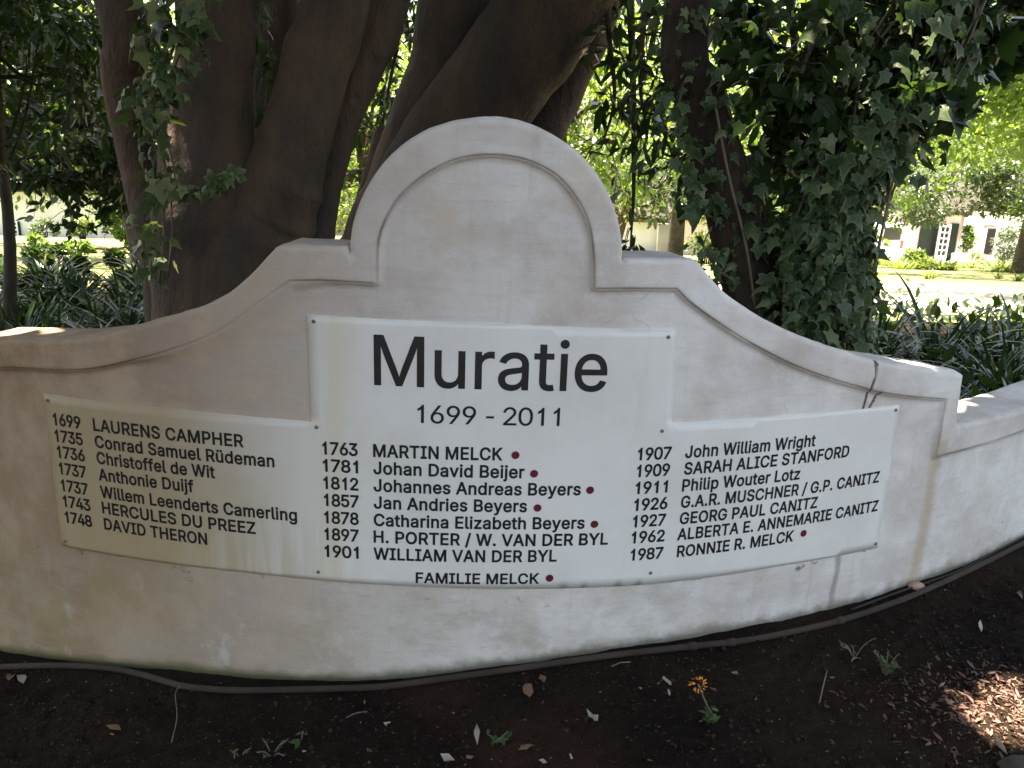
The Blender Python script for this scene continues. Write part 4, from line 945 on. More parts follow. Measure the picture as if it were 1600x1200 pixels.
def axis_leaves(axis, n, out0, out1, size, kind='ivy', front=.62, hang=1.0, tmin=0, tmax=1):
    """ivy leaves standing off a bent trunk axis, tips hanging down, faces turned outward"""
    S = np.array(spline(axis, 10))
    t = rng.uniform(tmin, tmax, n) * (len(S) - 1); i = np.minimum(t.astype(int), len(S) - 2); f = (t - i)[:, None]
    c = S[i] * (1 - f) + S[i + 1] * f
    th = np.where(rng.random(n) < front, rng.normal(-math.pi / 2, .85, n), rng.uniform(0, 2 * math.pi, n))
    o = np.stack([np.cos(th), np.sin(th), np.zeros(n)], 1)
    P = c[:, :3] + o * (c[:, 3] * 1.0 + rng.uniform(out0, out1, n) ** 1.0)[:, None]
    al = nrm(np.array([0, 0, -hang]) + o * .35 + rdir(n) * .75)
    no = nrm(o + rdir(n) * .85 + np.array([0, 0, .35]))
    return leaves(P, al, no, rng.uniform(.42, 1.0, n) ** 1.0 * rng.choice([1, 1, 1.45], n) * size, kind)

def vine(P, r0, r1): return MB().tube(P, np.linspace(r0, r1, len(P)), 5, True)

# ivy over the slanting tree and between the two trunks
ivy = empty('climbing_ivy', (x2, y2 - .05, gz(x2, y2)), 'thick curtain of lobed ivy covering the slanting right-hand tree down to the wall', 'ivy')
MID = pix_axis([(1262, 600, 3.4, 76), (1272, 480, 3.4, 62), (1282, 380, 3.42, 46), (1295, 290, 3.45, 40), (1305, 200, 3.5, 45), (1315, 100, 3.5, 50), (1330, 0, 3.5, 50)])
parts = [axis_leaves(A2, 760, .01, .07, .068, tmax=.6), axis_leaves(A2, 260, .02, .12, .07, tmin=.58, tmax=.8), axis_leaves(MID[:4], 760, -.02, .09, .064), axis_leaves(A2, 200, .04, .26, .074, tmin=.5),
         axis_leaves(MID, 90, .0, .26, .07, tmin=.5)]
RGT = pix_axis([(1328, 555, 3.5, 22), (1320, 470, 3.5, 18), (1314, 400, 3.45, 14), (1325, 320, 3.4, 16), (1372, 250, 3.4, 24), (1400, 170, 3.4, 34)])
parts += [axis_leaves(RGT, 330, -.04, .06, .072)]
v, f, u = join(*parts); ok_ = np.ones(len(f), bool)
link('ivy_leaves', np_mesh('ivy_leaves', v, f, u), M['ivy'], ivy, smooth=True)
vn = MB()
for k in range(12):
    a0 = rng.uniform(-.22, .2); pts_ = []
    for (X, Y_, Z_, R_) in A2: pts_.append((X + a0 + rng.uniform(-.05, .05), Y_ - R_ - .02 + rng.uniform(-.03, .05), Z_))
    vn.tube([s for s in spline(pts_, 4)], .005, 5)
vn.build('ivy_stems', M['vine'], ivy, True)
# sparser ivy on the rough trunk, with sprigs hanging off its left side
ivl = empty('trunk_ivy', (x - .1, y - .2, gz(x, y)), 'sparse dark ivy sprigs clinging to the rough trunk, some hanging off its left side', 'ivy')
LFT = pix_axis([(1118, 440, 3.45, 10), (1108, 400, 3.45, 14), (1102, 385, 3.45, 12)])
L2 = pix_axis([(1090, 330, 3.5, 12), (1075, 290, 3.5, 18), (1070, 200, 3.5, 22), (1058, 100, 3.5, 24)])
v, f, u = join(axis_leaves(A1, 150, .01, .08, .062, front=.8), axis_leaves(LFT, 26, -.02, .07, .055), axis_leaves(L2, 50, -.04, .07, .066),
               axis_leaves(A1[3:], 80, .03, .22, .066))
link('ivy_leaves', np_mesh('ivy_leaves', v, f, u), M['ivy'], ivl, smooth=True)
vn = MB()
vn.tube(spline([at(1150, 440, 3.42), at(1120, 420, 3.42), at(1100, 385, 3.42), at(1112, 355, 3.42)], 5), .0035, 5)
vn.tube(spline([at(1180, 480, 3.4), at(1165, 380, 3.42), at(1140, 280, 3.44), at(1115, 150, 3.46)], 5), .006, 5)
vn.build('ivy_stems', M['vine'], ivl, True)

# ivy creeping up the smooth-barked tree
ivs = empty('creeping_ivy', (at(255, 440, 3.75).x, 3.72, gz(-1.5, 3.7)), 'pale creeping ivy straggling up the left side of the smooth-barked tree', 'ivy')
B1 = pix_axis([(245, 440, 3.72, 14), (252, 370, 3.66, 20), (250, 320, 3.62, 20), (255, 270, 3.62, 12), (240, 215, 3.64, 12), (235, 160, 3.66, 22), (258, 100, 3.68, 34), (272, 50, 3.7, 36), (285, 0, 3.7, 32), (300, -90, 3.7, 30)])
B2 = pix_axis([(262, 300, 3.60, 6), (295, 290, 3.58, 14), (320, 300, 3.56, 12), (350, 275, 3.54, 10), (372, 262, 3.54, 8)])
B3 = pix_axis([(408, 190, 4.2, 8), (415, 120, 4.2, 8), (408, 60, 4.2, 10), (400, 20, 4.2, 12), (395, -40, 4.2, 12)])
v, f, u = join(axis_leaves(B1, 175, -.03, .06, .076, front=.8, tmin=.48), axis_leaves(B1, 60, -.02, .05, .074, front=.85, tmax=.5),
               axis_leaves(B2, 46, -.02, .04, .066, front=.9), axis_leaves(B3, 46, -.01, .05, .07, front=.9))
link('ivy_leaves', np_mesh('ivy_leaves', v, f, u), M['ivy_old'], ivs, smooth=True)
vn = MB()
for B, r in ((B1, .006), (B2, .004), (B3, .005)):
    vn.tube([s[:3] for s in spline([(b[0], b[1] + .03, b[2]) for b in B], 5)], r, 5)
vn.tube([s[:3] for s in spline([(b[0] + .04, b[1] + .02, b[2] + .01) for b in B1], 5)], .004, 5)
vn.build('ivy_stems', M['vine'], ivs, True)

# ---------------------------------------------------------------- low hanging leafy branches (real boughs reaching from these trees)
def bough(parent, pts_, n, spread, size, kind, mat, r0=.022, name='bough', droop=.7):
    S = np.array(spline([tuple(p) for p in pts_], 8))
    w = MB().tube(S, np.linspace(r0, .004, len(S)), 6)
    P0 = []
    for k in range(int(n / 7)):
        i = rng.integers(len(S) // 5, len(S)); d = rdir(1)[0] * [1, 1, .7]; d[2] -= .25
        L = spread * rng.uniform(.4, 1.1); a = S[i]; b = a + d * L; m_ = (a + b) / 2 + [0, 0, .04]
        w.tube([a, m_, b], [.004, .003, .0015], 4)
        for t in rng.uniform(.25, 1, 7): P0.append(a * (1 - t) + b * t + rng.normal(size=3) * .02)
    P0 = np.array(P0); k = ~sunny(P0); P0 = P0[k]; n = len(P0)
    al = nrm(rdir(n) * .9 + np.array([0, 0, -droop])); no = nrm(rdir(n) * .6 + np.array([0, -.25, .7]))
    v, f, u = leaves(P0, al, no, rng.uniform(.65, 1.2, n) * size, kind)
    br = w.build(name, M['bark_bg'], parent, True)
    lo = link('leaves', np_mesh('leaves', v, f, u), M[mat], br, smooth=False)
    return br
for (P, n, sp, sz, kd) in (
    ([(1010, -160, 4.6), (1010, -20, 4.4), (1000, 120, 4.2), (1010, 200, 4.1)], 150, .28, .13, 'long'),
    ([(960, -150, 4.9), (950, 20, 4.8), (960, 150, 4.7), (940, 230, 4.6)], 130, .26, .12, 'long'),
    ([(1070, -150, 4.4), (1050, 40, 4.3), (1060, 200, 4.2), (1060, 260, 4.1)], 110, .24, .125, 'long'),
    ([(985, 0, 4.9), (990, 170, 4.8), (990, 300, 4.6), (985, 385, 4.4)], 50, .20, .12, 'long'),
    ([(1130, -120, 3.9), (1170, 30, 3.8), (1210, 130, 3.7), (1220, 260, 3.6)], 300, .26, .13, 'oval'),
    ([(1230, -120, 4.4), (1240, 60, 4.3), (1250, 200, 4.2), (1240, 330, 4.1)], 300, .30, .13, 'long')):
    bough(ivt, [tuple(at(*p)) for p in P], n, sp, sz, kd, 'dark_leaf')
for (P, n, sp, sz, kd) in (
    ([(1420, -140, 3.6), (1330, -10, 3.5), (1270, 70, 3.4), (1240, 150, 3.35)], 240, .26, .12, 'oval'),
    ([(1450, -140, 3.6), (1450, -20, 3.5), (1430, 80, 3.4), (1440, 170, 3.4)], 240, .24, .12, 'ivy_low'),
    ([(1520, -140, 3.8), (1520, -40, 3.7), (1500, 30, 3.6), (1490, 110, 3.6)], 200, .24, .12, 'ivy_low'),
    ([(1380, -140, 3.9), (1370, -20, 3.9), (1350, 100, 3.8), (1360, 200, 3.8)], 260, .28, .12, 'oval'),
    ([(1600, -140, 4.4), (1590, -40, 4.4), (1560, 40, 4.3), (1570, 90, 4.3)], 200, .26, .12, 'ivy_low')):
    bough(ivt2, [tuple(at(*p)) for p in P], n, sp, sz, kd, 'dark_leaf')

bough(oak, [tuple(at(*p)) for p in ((640, -120, 6.4), (625, 40, 6.3), (600, 180, 6.2), (585, 300, 6.1))], 330, .34, .12, 'long', 'dark_leaf')

# ---------------------------------------------------------------- garden trees beyond
def garden_tree(name, label, base, height, crown, trunk_r, n, size, kind, mat, seed, k=26, r=None, group=None, droop=.35, lean=0.0, flat=.8, gaps=False):
    """base (x,y); crown: (z centre above ground, radius xy, half height)"""
    x, y = base; z = gz(x, y)
    t = empty(name, (x, y, z), label, 'tree', group)
    cz, cr, ch = crown
    g_ = np.random.default_rng(seed)
    cc, rr = clumps((x + lean, y, z + cz), (cr, cr, ch), k, r or cr * .38, flat, seed)
    m_ = MB()
    top = (x + lean, y, z + cz + ch * .3)
    S = spline([(x, y, z - .2, trunk_r * 1.35), (x + lean * .2 + g_.uniform(-.1, .1), y, z + cz * .35, trunk_r), (x + lean * .7, y, z + cz * .7, trunk_r * .8), (*top, trunk_r * .35)], 6)
    m_.tube([s[:3] for s in S], [s[3] for s in S], 12, True, .1, seed)
    lm = MB()
    for c_ in cc[:: max(1, k // 12)]:
        i = int(len(S) * g_.uniform(.45, .9)); a = np.array(S[i][:3]); md = (a + c_) / 2 + [0, 0, -.15]
        lm.tube(spline([tuple(a), tuple(md), tuple(c_)], 4), np.linspace(trunk_r * .4, trunk_r * .08, 9), 6)
    m_.build('trunk', M['bark_bg'], t, True)
    if y < 26: lm.build('limbs', M['bark_bg'], t, True)
    v, f, u = crown_leaves(n, cc, rr, size, kind, droop, y < 12, .25)
    link('crown', np_mesh('crown', v, f, u), M[mat], t, smooth=False)
    return t

def bx_(px, Y): return (at(px, 400, Y).x, Y)
def gt(label, px, Y, yb, yt, hw, n, size, kind, mat, seed, trunk=.14, k=34, name='leafy_tree', r=None, lean=0.0, group=None, droop=.35, tx=None):
    """a tree at (px, Y) whose crown hangs from photo height yt down to yb, hw pixels to each side"""
    xc = bx_(px, Y)[0]; x, y = bx_(px if tx is None else tx, Y); g0 = gz(x, y); lean = xc - x
    zb, zt = at(px, yb, Y).z, at(px, yt, Y).z; cr = hw / ppm(Y)
    return garden_tree(name, label, (x, y), zt - g0, ((zb + zt) / 2 - g0, cr, (zt - zb) / 2), trunk, n, size, kind, mat, seed, k, r or min(cr, (zt - zb) / 2) * .36, group, droop, lean)
# left: dark shaded trees close by, bright ones behind
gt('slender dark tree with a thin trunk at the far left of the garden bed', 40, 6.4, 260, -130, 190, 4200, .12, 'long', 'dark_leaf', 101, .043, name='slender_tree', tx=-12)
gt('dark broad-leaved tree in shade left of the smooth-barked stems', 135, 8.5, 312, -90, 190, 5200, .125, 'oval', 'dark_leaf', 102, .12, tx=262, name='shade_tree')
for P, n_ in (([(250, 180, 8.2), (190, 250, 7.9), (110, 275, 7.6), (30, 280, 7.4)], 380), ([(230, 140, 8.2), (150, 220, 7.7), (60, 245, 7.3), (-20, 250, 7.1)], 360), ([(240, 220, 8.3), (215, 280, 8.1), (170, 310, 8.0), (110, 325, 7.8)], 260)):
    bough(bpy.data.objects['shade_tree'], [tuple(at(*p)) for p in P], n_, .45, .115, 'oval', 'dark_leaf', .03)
overhead('added_shade_crown', bpy.data.objects['shade_tree'], (-4.4, 7.8, 5.4), (3.2, 3.0, 1.2), 36, .95, 11500, .21, 'canopy', 17, 3.1)  # foliage above the view, added to shade the left trees and bed
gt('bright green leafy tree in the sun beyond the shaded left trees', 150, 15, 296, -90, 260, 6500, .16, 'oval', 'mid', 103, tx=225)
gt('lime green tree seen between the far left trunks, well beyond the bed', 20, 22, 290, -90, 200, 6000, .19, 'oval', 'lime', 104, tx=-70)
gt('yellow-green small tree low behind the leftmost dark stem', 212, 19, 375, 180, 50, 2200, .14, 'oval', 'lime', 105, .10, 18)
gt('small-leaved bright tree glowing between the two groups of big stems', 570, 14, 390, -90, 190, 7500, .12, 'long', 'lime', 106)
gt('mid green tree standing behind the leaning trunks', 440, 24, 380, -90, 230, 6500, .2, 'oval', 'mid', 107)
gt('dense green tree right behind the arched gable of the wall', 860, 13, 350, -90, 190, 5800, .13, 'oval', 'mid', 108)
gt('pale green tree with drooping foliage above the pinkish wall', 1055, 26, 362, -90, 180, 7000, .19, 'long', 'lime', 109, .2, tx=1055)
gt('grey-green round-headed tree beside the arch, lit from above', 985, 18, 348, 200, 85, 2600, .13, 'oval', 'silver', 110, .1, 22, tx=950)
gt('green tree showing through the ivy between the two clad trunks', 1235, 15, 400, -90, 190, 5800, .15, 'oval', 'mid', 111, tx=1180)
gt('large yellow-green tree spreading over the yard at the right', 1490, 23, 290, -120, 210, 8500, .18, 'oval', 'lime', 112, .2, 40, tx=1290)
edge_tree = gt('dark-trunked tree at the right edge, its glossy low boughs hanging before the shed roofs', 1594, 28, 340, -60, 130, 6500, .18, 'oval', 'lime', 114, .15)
_c = at(1462, 292, 31); cc, rr = clumps((_c.x + .6, _c.y, _c.z), (3.7, 1.8, 1.15), 40, .66, .75, 113)
v, f, u = crown_leaves(8000, cc, rr, .19, 'oval', .3, False, .25)
link('low_bough', np_mesh('low_bough', v, f, u), M['silver'], edge_tree, smooth=False)
gt('overhanging bright tree at the top right, nearest the gravel', 1660, 13, 270, -120, 200, 5200, .15, 'oval', 'mid', 115, .16, tx=1780)
# the tall belt of trees behind the buildings
for i, (px, Y, hw, mat) in enumerate(((-120, 62, 150, 'mid'), (60, 68, 150, 'lime'), (230, 64, 150, 'mid'), (420, 60, 150, 'lime'), (600, 66, 150, 'mid'), (780, 62, 150, 'mid'), (950, 66, 150, 'lime'), (1110, 60, 150, 'mid'), (1260, 66, 150, 'mid'), (1400, 62, 150, 'lime'), (1540, 66, 150, 'mid'), (1690, 62, 150, 'mid'))):
    gt('tall green tree in the belt closing the view behind the white buildings', px, Y, 385, -90, hw, 5200, .5, 'oval', mat, 140 + i, .4, 40, 'tall_tree', group='belt of tall trees behind the buildings')

# ---------------------------------------------------------------- beds of strap-leaved plants behind the wall
def strap_clump(seed, n=46, L=.62, w=.036):
    g_ = np.random.default_rng(seed); V = []; F = []; U = []
    for k in range(n):
        a = g_.uniform(0, 2 * math.pi); l = L * g_.uniform(.55, 1.15); el = g_.uniform(.75, 1.45); bend = g_.uniform(.8, 2.0)
        d = np.array([math.cos(a), math.sin(a), 0]); sd = np.array([-d[1], d[0], 0]); p = d * g_.uniform(0, .07) + [g_.normal() * .03, g_.normal() * .03, 0]
        ns = 7; b = len(V); ww = w * g_.uniform(.7, 1.2)
        for i in range(ns + 1):
            t = i / ns; e = el - bend * t ** 1.5
            wd = ww * (1 - t ** 3) * (.55 + .45 * min(1, t * 4)) * .5
            q = p.copy(); up = np.array([-d[0] * math.sin(e), -d[1] * math.sin(e), math.cos(e)])
            V += [q - sd * wd + up * .25 * wd, q, q + sd * wd + up * .25 * wd]; U += [(0, t), (.5, t), (1, t)]
            p = p + (d * math.cos(e) + np.array([0, 0, math.sin(e)])) * l / ns
        for i in range(ns):
            o = b + i * 3; F += [(o, o + 1, o + 4, o + 3), (o + 1, o + 2, o + 5, o + 4)]
    return np_mesh('strap_clump', np.array(V), np.array(F), np.array(U, float))
protos = [strap_clump(s_, n_, L_, w_) for s_, n_, L_, w_ in ((1, 44, .60, .036), (2, 52, .66, .040), (3, 40, .72, .034), (4, 50, .55, .042), (5, 30, .80, .040))]
for m_ in protos:
    m_.materials.append(M['strap']); m_.polygons.foreach_set('use_smooth', np.ones(len(m_.polygons), bool))
def put_clump(x, y, k, sc, label, group, rot=None, tilt=0.0):
    o = bpy.data.objects.new('strap_leaved_plant', protos[k]); C.collection.objects.link(o)
    o.location = (x, y, gz(x, y) - .02); o.rotation_euler = (tilt + rng.normal() * .12, rng.normal() * .12, rng.uniform(0, 6.3) if rot is None else rot); o.scale = (sc * rng.uniform(.85, 1.2), sc * rng.uniform(.85, 1.2), sc * rng.uniform(.85, 1.1))
    return tag(o, label, 'plant', group)
for i in range(84):
    y = 3.0 + 6.3 * (i / 84) + rng.uniform(-.15, .15); x = rng.uniform(-.62, -.17) * y - .25
    if (x - bx) ** 2 + (y - by) ** 2 < .55 ** 2: x -= .7
    if math.hypot(x - CX, y - CY) > RAD - .45 and y < 4.2: y += .5
    put_clump(x, y, int(rng.integers(0, 4)), rng.uniform(.85, 1.15), 'dark glossy strap-leaved plant in the shaded bed behind the low left end of the wall', 'strap-leaved plants in the left bed')
for i in range(44):
    y = 3.1 + 2.6 * (i / 44) + rng.uniform(-.15, .15); x = rng.uniform(.40, .80) * y + .15
    if math.hypot(x - CX, y - CY) > RAD - .40 and y < 4.2: y += .5
    put_clump(x, y, int(rng.integers(0, 4)), rng.uniform(.50, .72), 'dark strap-leaved plant in the shaded bed behind the right end of the wall', 'strap-leaved plants in the right bed')
for px, Y, sc, k, lab in ((1475, 5.2, .80, 4, 'tall strap-leaved plant whose fan of blades stands dark against the pale gravel'), (1545, 5.5, .78, 4, 'strap-leaved plant with arched blades near the right edge, against the gravel'),
                          (1385, 5.0, .85, 2, 'thin arching strap-leaved plant just right of the ivy curtain'), (1600, 5.2, .8, 4, 'strap-leaved plant cut by the right edge of the view, against the gravel')):
    p = at(px, 480, Y); put_clump(p.x, p.y, k, sc, lab, 'strap-leaved plants in the right bed')
# low leafy ground cover filling the beds between the clumps
P = []
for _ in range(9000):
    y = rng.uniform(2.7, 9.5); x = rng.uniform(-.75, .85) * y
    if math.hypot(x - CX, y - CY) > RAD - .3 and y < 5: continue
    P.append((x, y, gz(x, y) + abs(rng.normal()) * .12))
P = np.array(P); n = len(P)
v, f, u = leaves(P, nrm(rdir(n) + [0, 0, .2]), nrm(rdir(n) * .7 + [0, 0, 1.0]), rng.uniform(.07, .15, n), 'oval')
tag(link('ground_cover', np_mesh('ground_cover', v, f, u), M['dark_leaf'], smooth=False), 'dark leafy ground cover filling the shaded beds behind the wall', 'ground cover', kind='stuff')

# lawn border: low bright plants before the yard, and long grass
def tuft_mesh(seed, n, L, w): return strap_clump(seed, n, L, w)
tufts = [tuft_mesh(21, 18, .42, .03), tuft_mesh(22, 24, .34, .035), tuft_mesh(23, 14, .50, .028)]
for m_ in tufts: m_.materials.append(M['grassy'])
for i in range(60):
    px = 1330 + 300 * (i / 59) + rng.uniform(-6, 6); Y = rng.choice([29.0, 33.5, 34.5]) + rng.uniform(-.8, .8)
    p = at(px, 410, Y); o = bpy.data.objects.new('border_plant', tufts[i % 3]); C.collection.objects.link(o)
    s_ = rng.uniform(1.0, 2.3); o.location = (p.x, Y, gz(p.x, Y)); o.scale = (s_ * 1.1, s_ * 1.1, s_ * .8); o.rotation_euler = (0, 0, rng.uniform(0, 6))
    tag(o, 'small bright green plant in the row edging the far lawn', 'plant', 'plants edging the far lawn')
for px, Y, s_ in ((1450, 19.5, 1.0), (1460, 20.5, .8), (1590, 20, 1.1), (1560, 21.5, .8), (1365, 20, 1.0)):
    p = at(px, 430, Y); o = bpy.data.objects.new('grass_tuft', tufts[1]); C.collection.objects.link(o)
    o.location = (p.x, Y, gz(p.x, Y)); o.scale = (s_,) * 3; o.rotation_euler = (0, 0, rng.uniform(0, 6)); tag(o, 'tuft of long bright grass on the sunlit lawn beyond the gravel', 'grass tuft', 'grass tufts on the lawn')

def shrub(label, px, Y, hw, ht, n, size, mat, seed, name='garden_shrub', group=None, dz=0.0):
    x, y = bx_(px, Y); z = gz(x, y) + dz; w = hw / ppm(Y)
    t = empty(name, (x, y, z), label, 'shrub', group)
    cc, rr = clumps((x, y, z + ht * .55), (w, w * .8, ht * .42), 14, min(w, ht * .45) * .5, .9, seed)
    v, f, u = crown_leaves(n, cc, rr, size, 'oval', .1, False, .3)
    link('foliage', np_mesh('foliage', v, f, u), M[mat], t, smooth=False)
    m_ = MB()
    for k in range(5): m_.tube([(x + .05 * k - .1, y, z - .05), (x + (k - 2) * .12 * w, y, z + ht * .3), tuple(cc[k])], [.03, .025, .01], 5)
    m_.build('branches', M['bark_bg'], t, True)
shrub('dark spreading shrub standing on the lawn before the green doors', 1430, 34, 14, .75, 700, .13, 'mid', 201)
shrub('grey-green shrub growing against the wall between the doors and the doorway', 1508, 44.6, 10, 2.2, 900, .16, 'mid', 202)
shrub('pale bushy shrub right of the dark doorway', 1572, 43, 19, 2.0, 1300, .16, 'silver', 203)
shrub('twiggy brown shrub below the house window at the far left', 72, 33, 26, .7, 900, .12, 'silver', 204)
shrub('yellowing shrub at the corner of the far left house', 132, 33, 20, .9, 1100, .13, 'grassy', 205)
shrub('long dark low hedge behind the left bed, below the white house', 110, 9.6, 170, .42, 5200, .08, 'dark_leaf', 206, 'low_hedge')
shrub('brownish shrub row on the lawn between the hedge and the white house', 150, 18, 120, .40, 2600, .10, 'mid', 209)
shrub('dark low hedge at the far left edge, under the slender tree', -110, 9.6, 110, .5, 3000, .10, 'dark_leaf', 208, 'low_hedge')
shrub('bright shrub at the foot of the pinkish wall', 1105, 27, 30, 1.1, 1000, .12, 'grassy', 207)

# ---------------------------------------------------------------- white farm buildings beyond the lawn
def house(name, label, px0, px1, Y, ytop, mat, depth=7, roof_h=1.8, ang=0.0):
    """front wall runs from photo column px0 to px1 at distance Y; eaves at photo height ytop"""
    a, b = at(px0, 400, Y), at(px1, 400, Y); z0 = min(gz(a.x, Y), gz(b.x, Y)) - .3
    ze = at((px0 + px1) / 2, ytop, Y).z; wd = b.x - a.x
    t = empty(name, ((a.x + b.x) / 2, Y, z0 + .3), label, 'building')
    MB().box(((a.x + b.x) / 2, Y + depth / 2, (z0 + ze) / 2), (wd, depth, ze - z0)).build('wall', M[mat], t)
    o_ = .35; V = [(a.x - o_, Y - o_, ze), (b.x + o_, Y - o_, ze), (b.x + o_, Y + depth + o_, ze), (a.x - o_, Y + depth + o_, ze),
                  (a.x - o_, Y + depth / 2, ze + roof_h), (b.x + o_, Y + depth / 2, ze + roof_h)]
    V += [(v_[0], v_[1], v_[2] + .22) for v_ in V]
    F = [(6, 7, 11, 10), (9, 10, 11, 8), (0, 4, 5, 1), (3, 2, 5, 4), (0, 1, 7, 6), (2, 3, 9, 8), (0, 6, 10, 4), (4, 10, 9, 3), (1, 5, 11, 7), (5, 2, 8, 11)]
    MB().add(V, F).build('roof', M['roof'], t)
    return t, ze
def opening(parent, px0, px1, py0, py1, Y, name='window', panes=(2, 4), frame='white_paint', glass='glass', fw=.06):
    pm = (py0 + py1) / 2; x0, x1, z0, z1 = at(px0, pm, Y).x, at(px1, pm, Y).x, at((px0 + px1) / 2, py1, Y).z, at((px0 + px1) / 2, py0, Y).z
    f_ = MB(); yy = Y - .045
    for xx in (x0, x1): f_.box((xx, yy, (z0 + z1) / 2), (fw, .08, z1 - z0 + fw))
    for zz in (z0, z1): f_.box(((x0 + x1) / 2, yy - .003, zz), (x1 - x0 + fw * .9, .08, fw))
    for k in range(1, panes[0]): f_.box((x0 + (x1 - x0) * k / panes[0], yy - .006, (z0 + z1) / 2), (fw * .7, .06, z1 - z0))
    for k in range(1, panes[1]): f_.box(((x0 + x1) / 2, yy - .009, z0 + (z1 - z0) * k / panes[1]), (x1 - x0, .055, fw * .7))
    fr = f_.build(name, M[frame], parent)
    MB().box(((x0 + x1) / 2, Y - .02, (z0 + z1) / 2), (x1 - x0 - .01, .03, z1 - z0 - .01)).build('pane', M[glass], fr)
    return fr
def slab(name, parent, px0, px1, py0, py1, Y, mat, th=.06, proud=.03):
    pm = (py0 + py1) / 2; x0, x1, z0, z1 = at(px0, pm, Y).x, at(px1, pm, Y).x, at((px0 + px1) / 2, py1, Y).z, at((px0 + px1) / 2, py0, Y).z
    return MB().box(((x0 + x1) / 2, Y - proud - th / 2 + .001, (z0 + z1) / 2), (x1 - x0, th, z1 - z0)).build(name, M[mat], parent)

lh, _z = house('white_house', 'white house with a small-paned window behind the trees at the far left', -260, 152, 36, 296, 'white_wall')
opening(lh, 15, 29, 346, 371, 36, panes=(2, 4), fw=.07)
slab('shutter', lh, 30, 33, 346, 371, 36, 'green_door')
opening(lh, -90, -70, 346, 371, 36, panes=(2, 4), fw=.09)
ch_, _z = house('white_barn', 'low white building seen just right of the arch, under the pale tree', 900, 1025, 46, 345, 'white_wall')
ph, _z = house('pink_barn', 'pinkish limewashed building between the arch and the ivy-clad trunks', 1050, 1215, 44.5, 345, 'pink_wall')
gw = empty('grey_gate_wall', (at(1037, 400, 45.2).x, 45.2, gz(0, 45.2)), 'narrow grey rendered wall between the white and the pinkish building', 'wall')
a_, b_ = at(1024.5, 400, 45.2), at(1049.5, 350, 45.2)
MB().box(((a_.x + b_.x) / 2, 45.3, (a_.z - 1 + b_.z) / 2), (b_.x - a_.x - .06, .3, b_.z - a_.z + 1)).build('wall_panel', M['grey_wall'], gw)
sh, _z = house('white_shed', 'white outbuilding with dark green double doors and a glazed white door', 1407, 1492, 45, 334, 'pink_wall', 6)
slab('door', sh, 1434.5, 1456, 345.5, 405, 45, 'green_door', .07)
slab('doorway', sh, 1456.4, 1463, 345.5, 405, 45, 'painted_interior', .02, .005)
slab('door', sh, 1481.5, 1492.5, 349, 408, 45, 'green_door', .07, .04)
# glazed door standing ajar, hinged at its right
gd = slab('door', sh, 1463, 1481, 350.5, 411, 44.6, 'white_paint', .05)
a_, b_ = Vector((at(1465.2, 381, 44.6).x, 0, at(1472, 400, 44.6).z)), Vector((at(1478.8, 381, 44.6).x, 0, at(1472, 353.5, 44.6).z)); nx_, nz_ = 2, 5
for i in range(nx_):
    for j in range(nz_):
        w_, h_ = (b_.x - a_.x) / nx_, (b_.z - a_.z) / nz_
        MB().box((a_.x + w_ * (i + .5), 44.6 - .085, a_.z + h_ * (j + .5)), (w_ - .06, .012, h_ - .07)).build('pane', M['glass'], gd)
wh2, _z = house('white_house', 'long white building with a dark doorway at the right, beyond the terracotta pot', 1497, 1720, 47.5, 332, 'white_wall')
slab('doorway', wh2, 1540, 1553, 357, 398, 47.5, 'painted_interior', .02, .005)
slab('lintel', wh2, 1538, 1555, 353, 357, 47.5, 'grey_wall', .08)
lw = empty('low_white_wall', (at(1502, 405, 40.5).x, 40.5, gz(10, 40.5)), 'low white wall beside the terracotta pot in the paved yard', 'wall')
a_, b_ = at(1489, 408, 40.5), at(1516, 399, 40.5)
MB().box(((a_.x + b_.x) / 2, 40.6, a_.z + .1), (b_.x - a_.x, .3, .5)).build('wall_body', M['white_wall'], lw, bevel=.03)
pp = at(1524, 405, 41); pz = gz(pp.x, 41) + .03
pot = empty('flower_pot', (pp.x, 41, pz), 'terracotta pot with a leafy plant standing in the far paved yard', 'pot')
MB().lathe((pp.x, 41, pz), [(.16, 0), (.20, .05), (.27, .28), (.31, .34), (.31, .40), (.27, .40), (.25, .34)], 16).build('pot', M['terracotta'], pot, True)
cc, rr = clumps((pp.x, 41, pz + .52), (.34, .3, .12), 8, .16, .8, 5)
v, f, u = crown_leaves(260, cc, rr, .12, 'oval', .2, False); link('plant', np_mesh('plant', v, f, u), M['mid'], pot, smooth=False)

# white van, rear towards us
vp = at(1388, 404, 43.0); vz = gz(vp.x, 43.0) + .02
van = empty('white_van', (vp.x, 43.0, vz), 'white van parked tail towards the lawn beside the white outbuilding', 'van')
ca, sa = math.cos(.42), math.sin(.42)
def vl(x, y, z): return (vp.x + x * ca - y * sa, 43.0 + x * sa + y * ca, vz + z)
prof = [(-.80, .30), (-.84, .55), (-.84, 1.02), (-.76, 1.62), (-.66, 1.90), (-.45, 1.98), (.45, 1.98), (.66, 1.90), (.76, 1.62), (.84, 1.02), (.84, .55), (.80, .30)]
V = []; F = []; n = len(prof)
for yy, k, dz in ((0, .97, 0), (.04, 1.0, 0), (2.9, 1.0, 0), (3.3, .98, -.05), (4.0, .92, -.75), (4.55, .88, -.95)):
    for x_, z_ in prof: V.append(vl(x_ * k, yy, z_ if z_ < 1.0 else max(1.0, z_ + dz)))
for i in range(5):
    for k in range(n): F.append((i * n + k, i * n + (k + 1) % n, (i + 1) * n + (k + 1) % n, (i + 1) * n + k))
F.append(tuple(range(n))); F.append(tuple(range(6 * n - 1, 5 * n - 1, -1)))
MB().add(V, F).build('body', M['van_paint'], van)
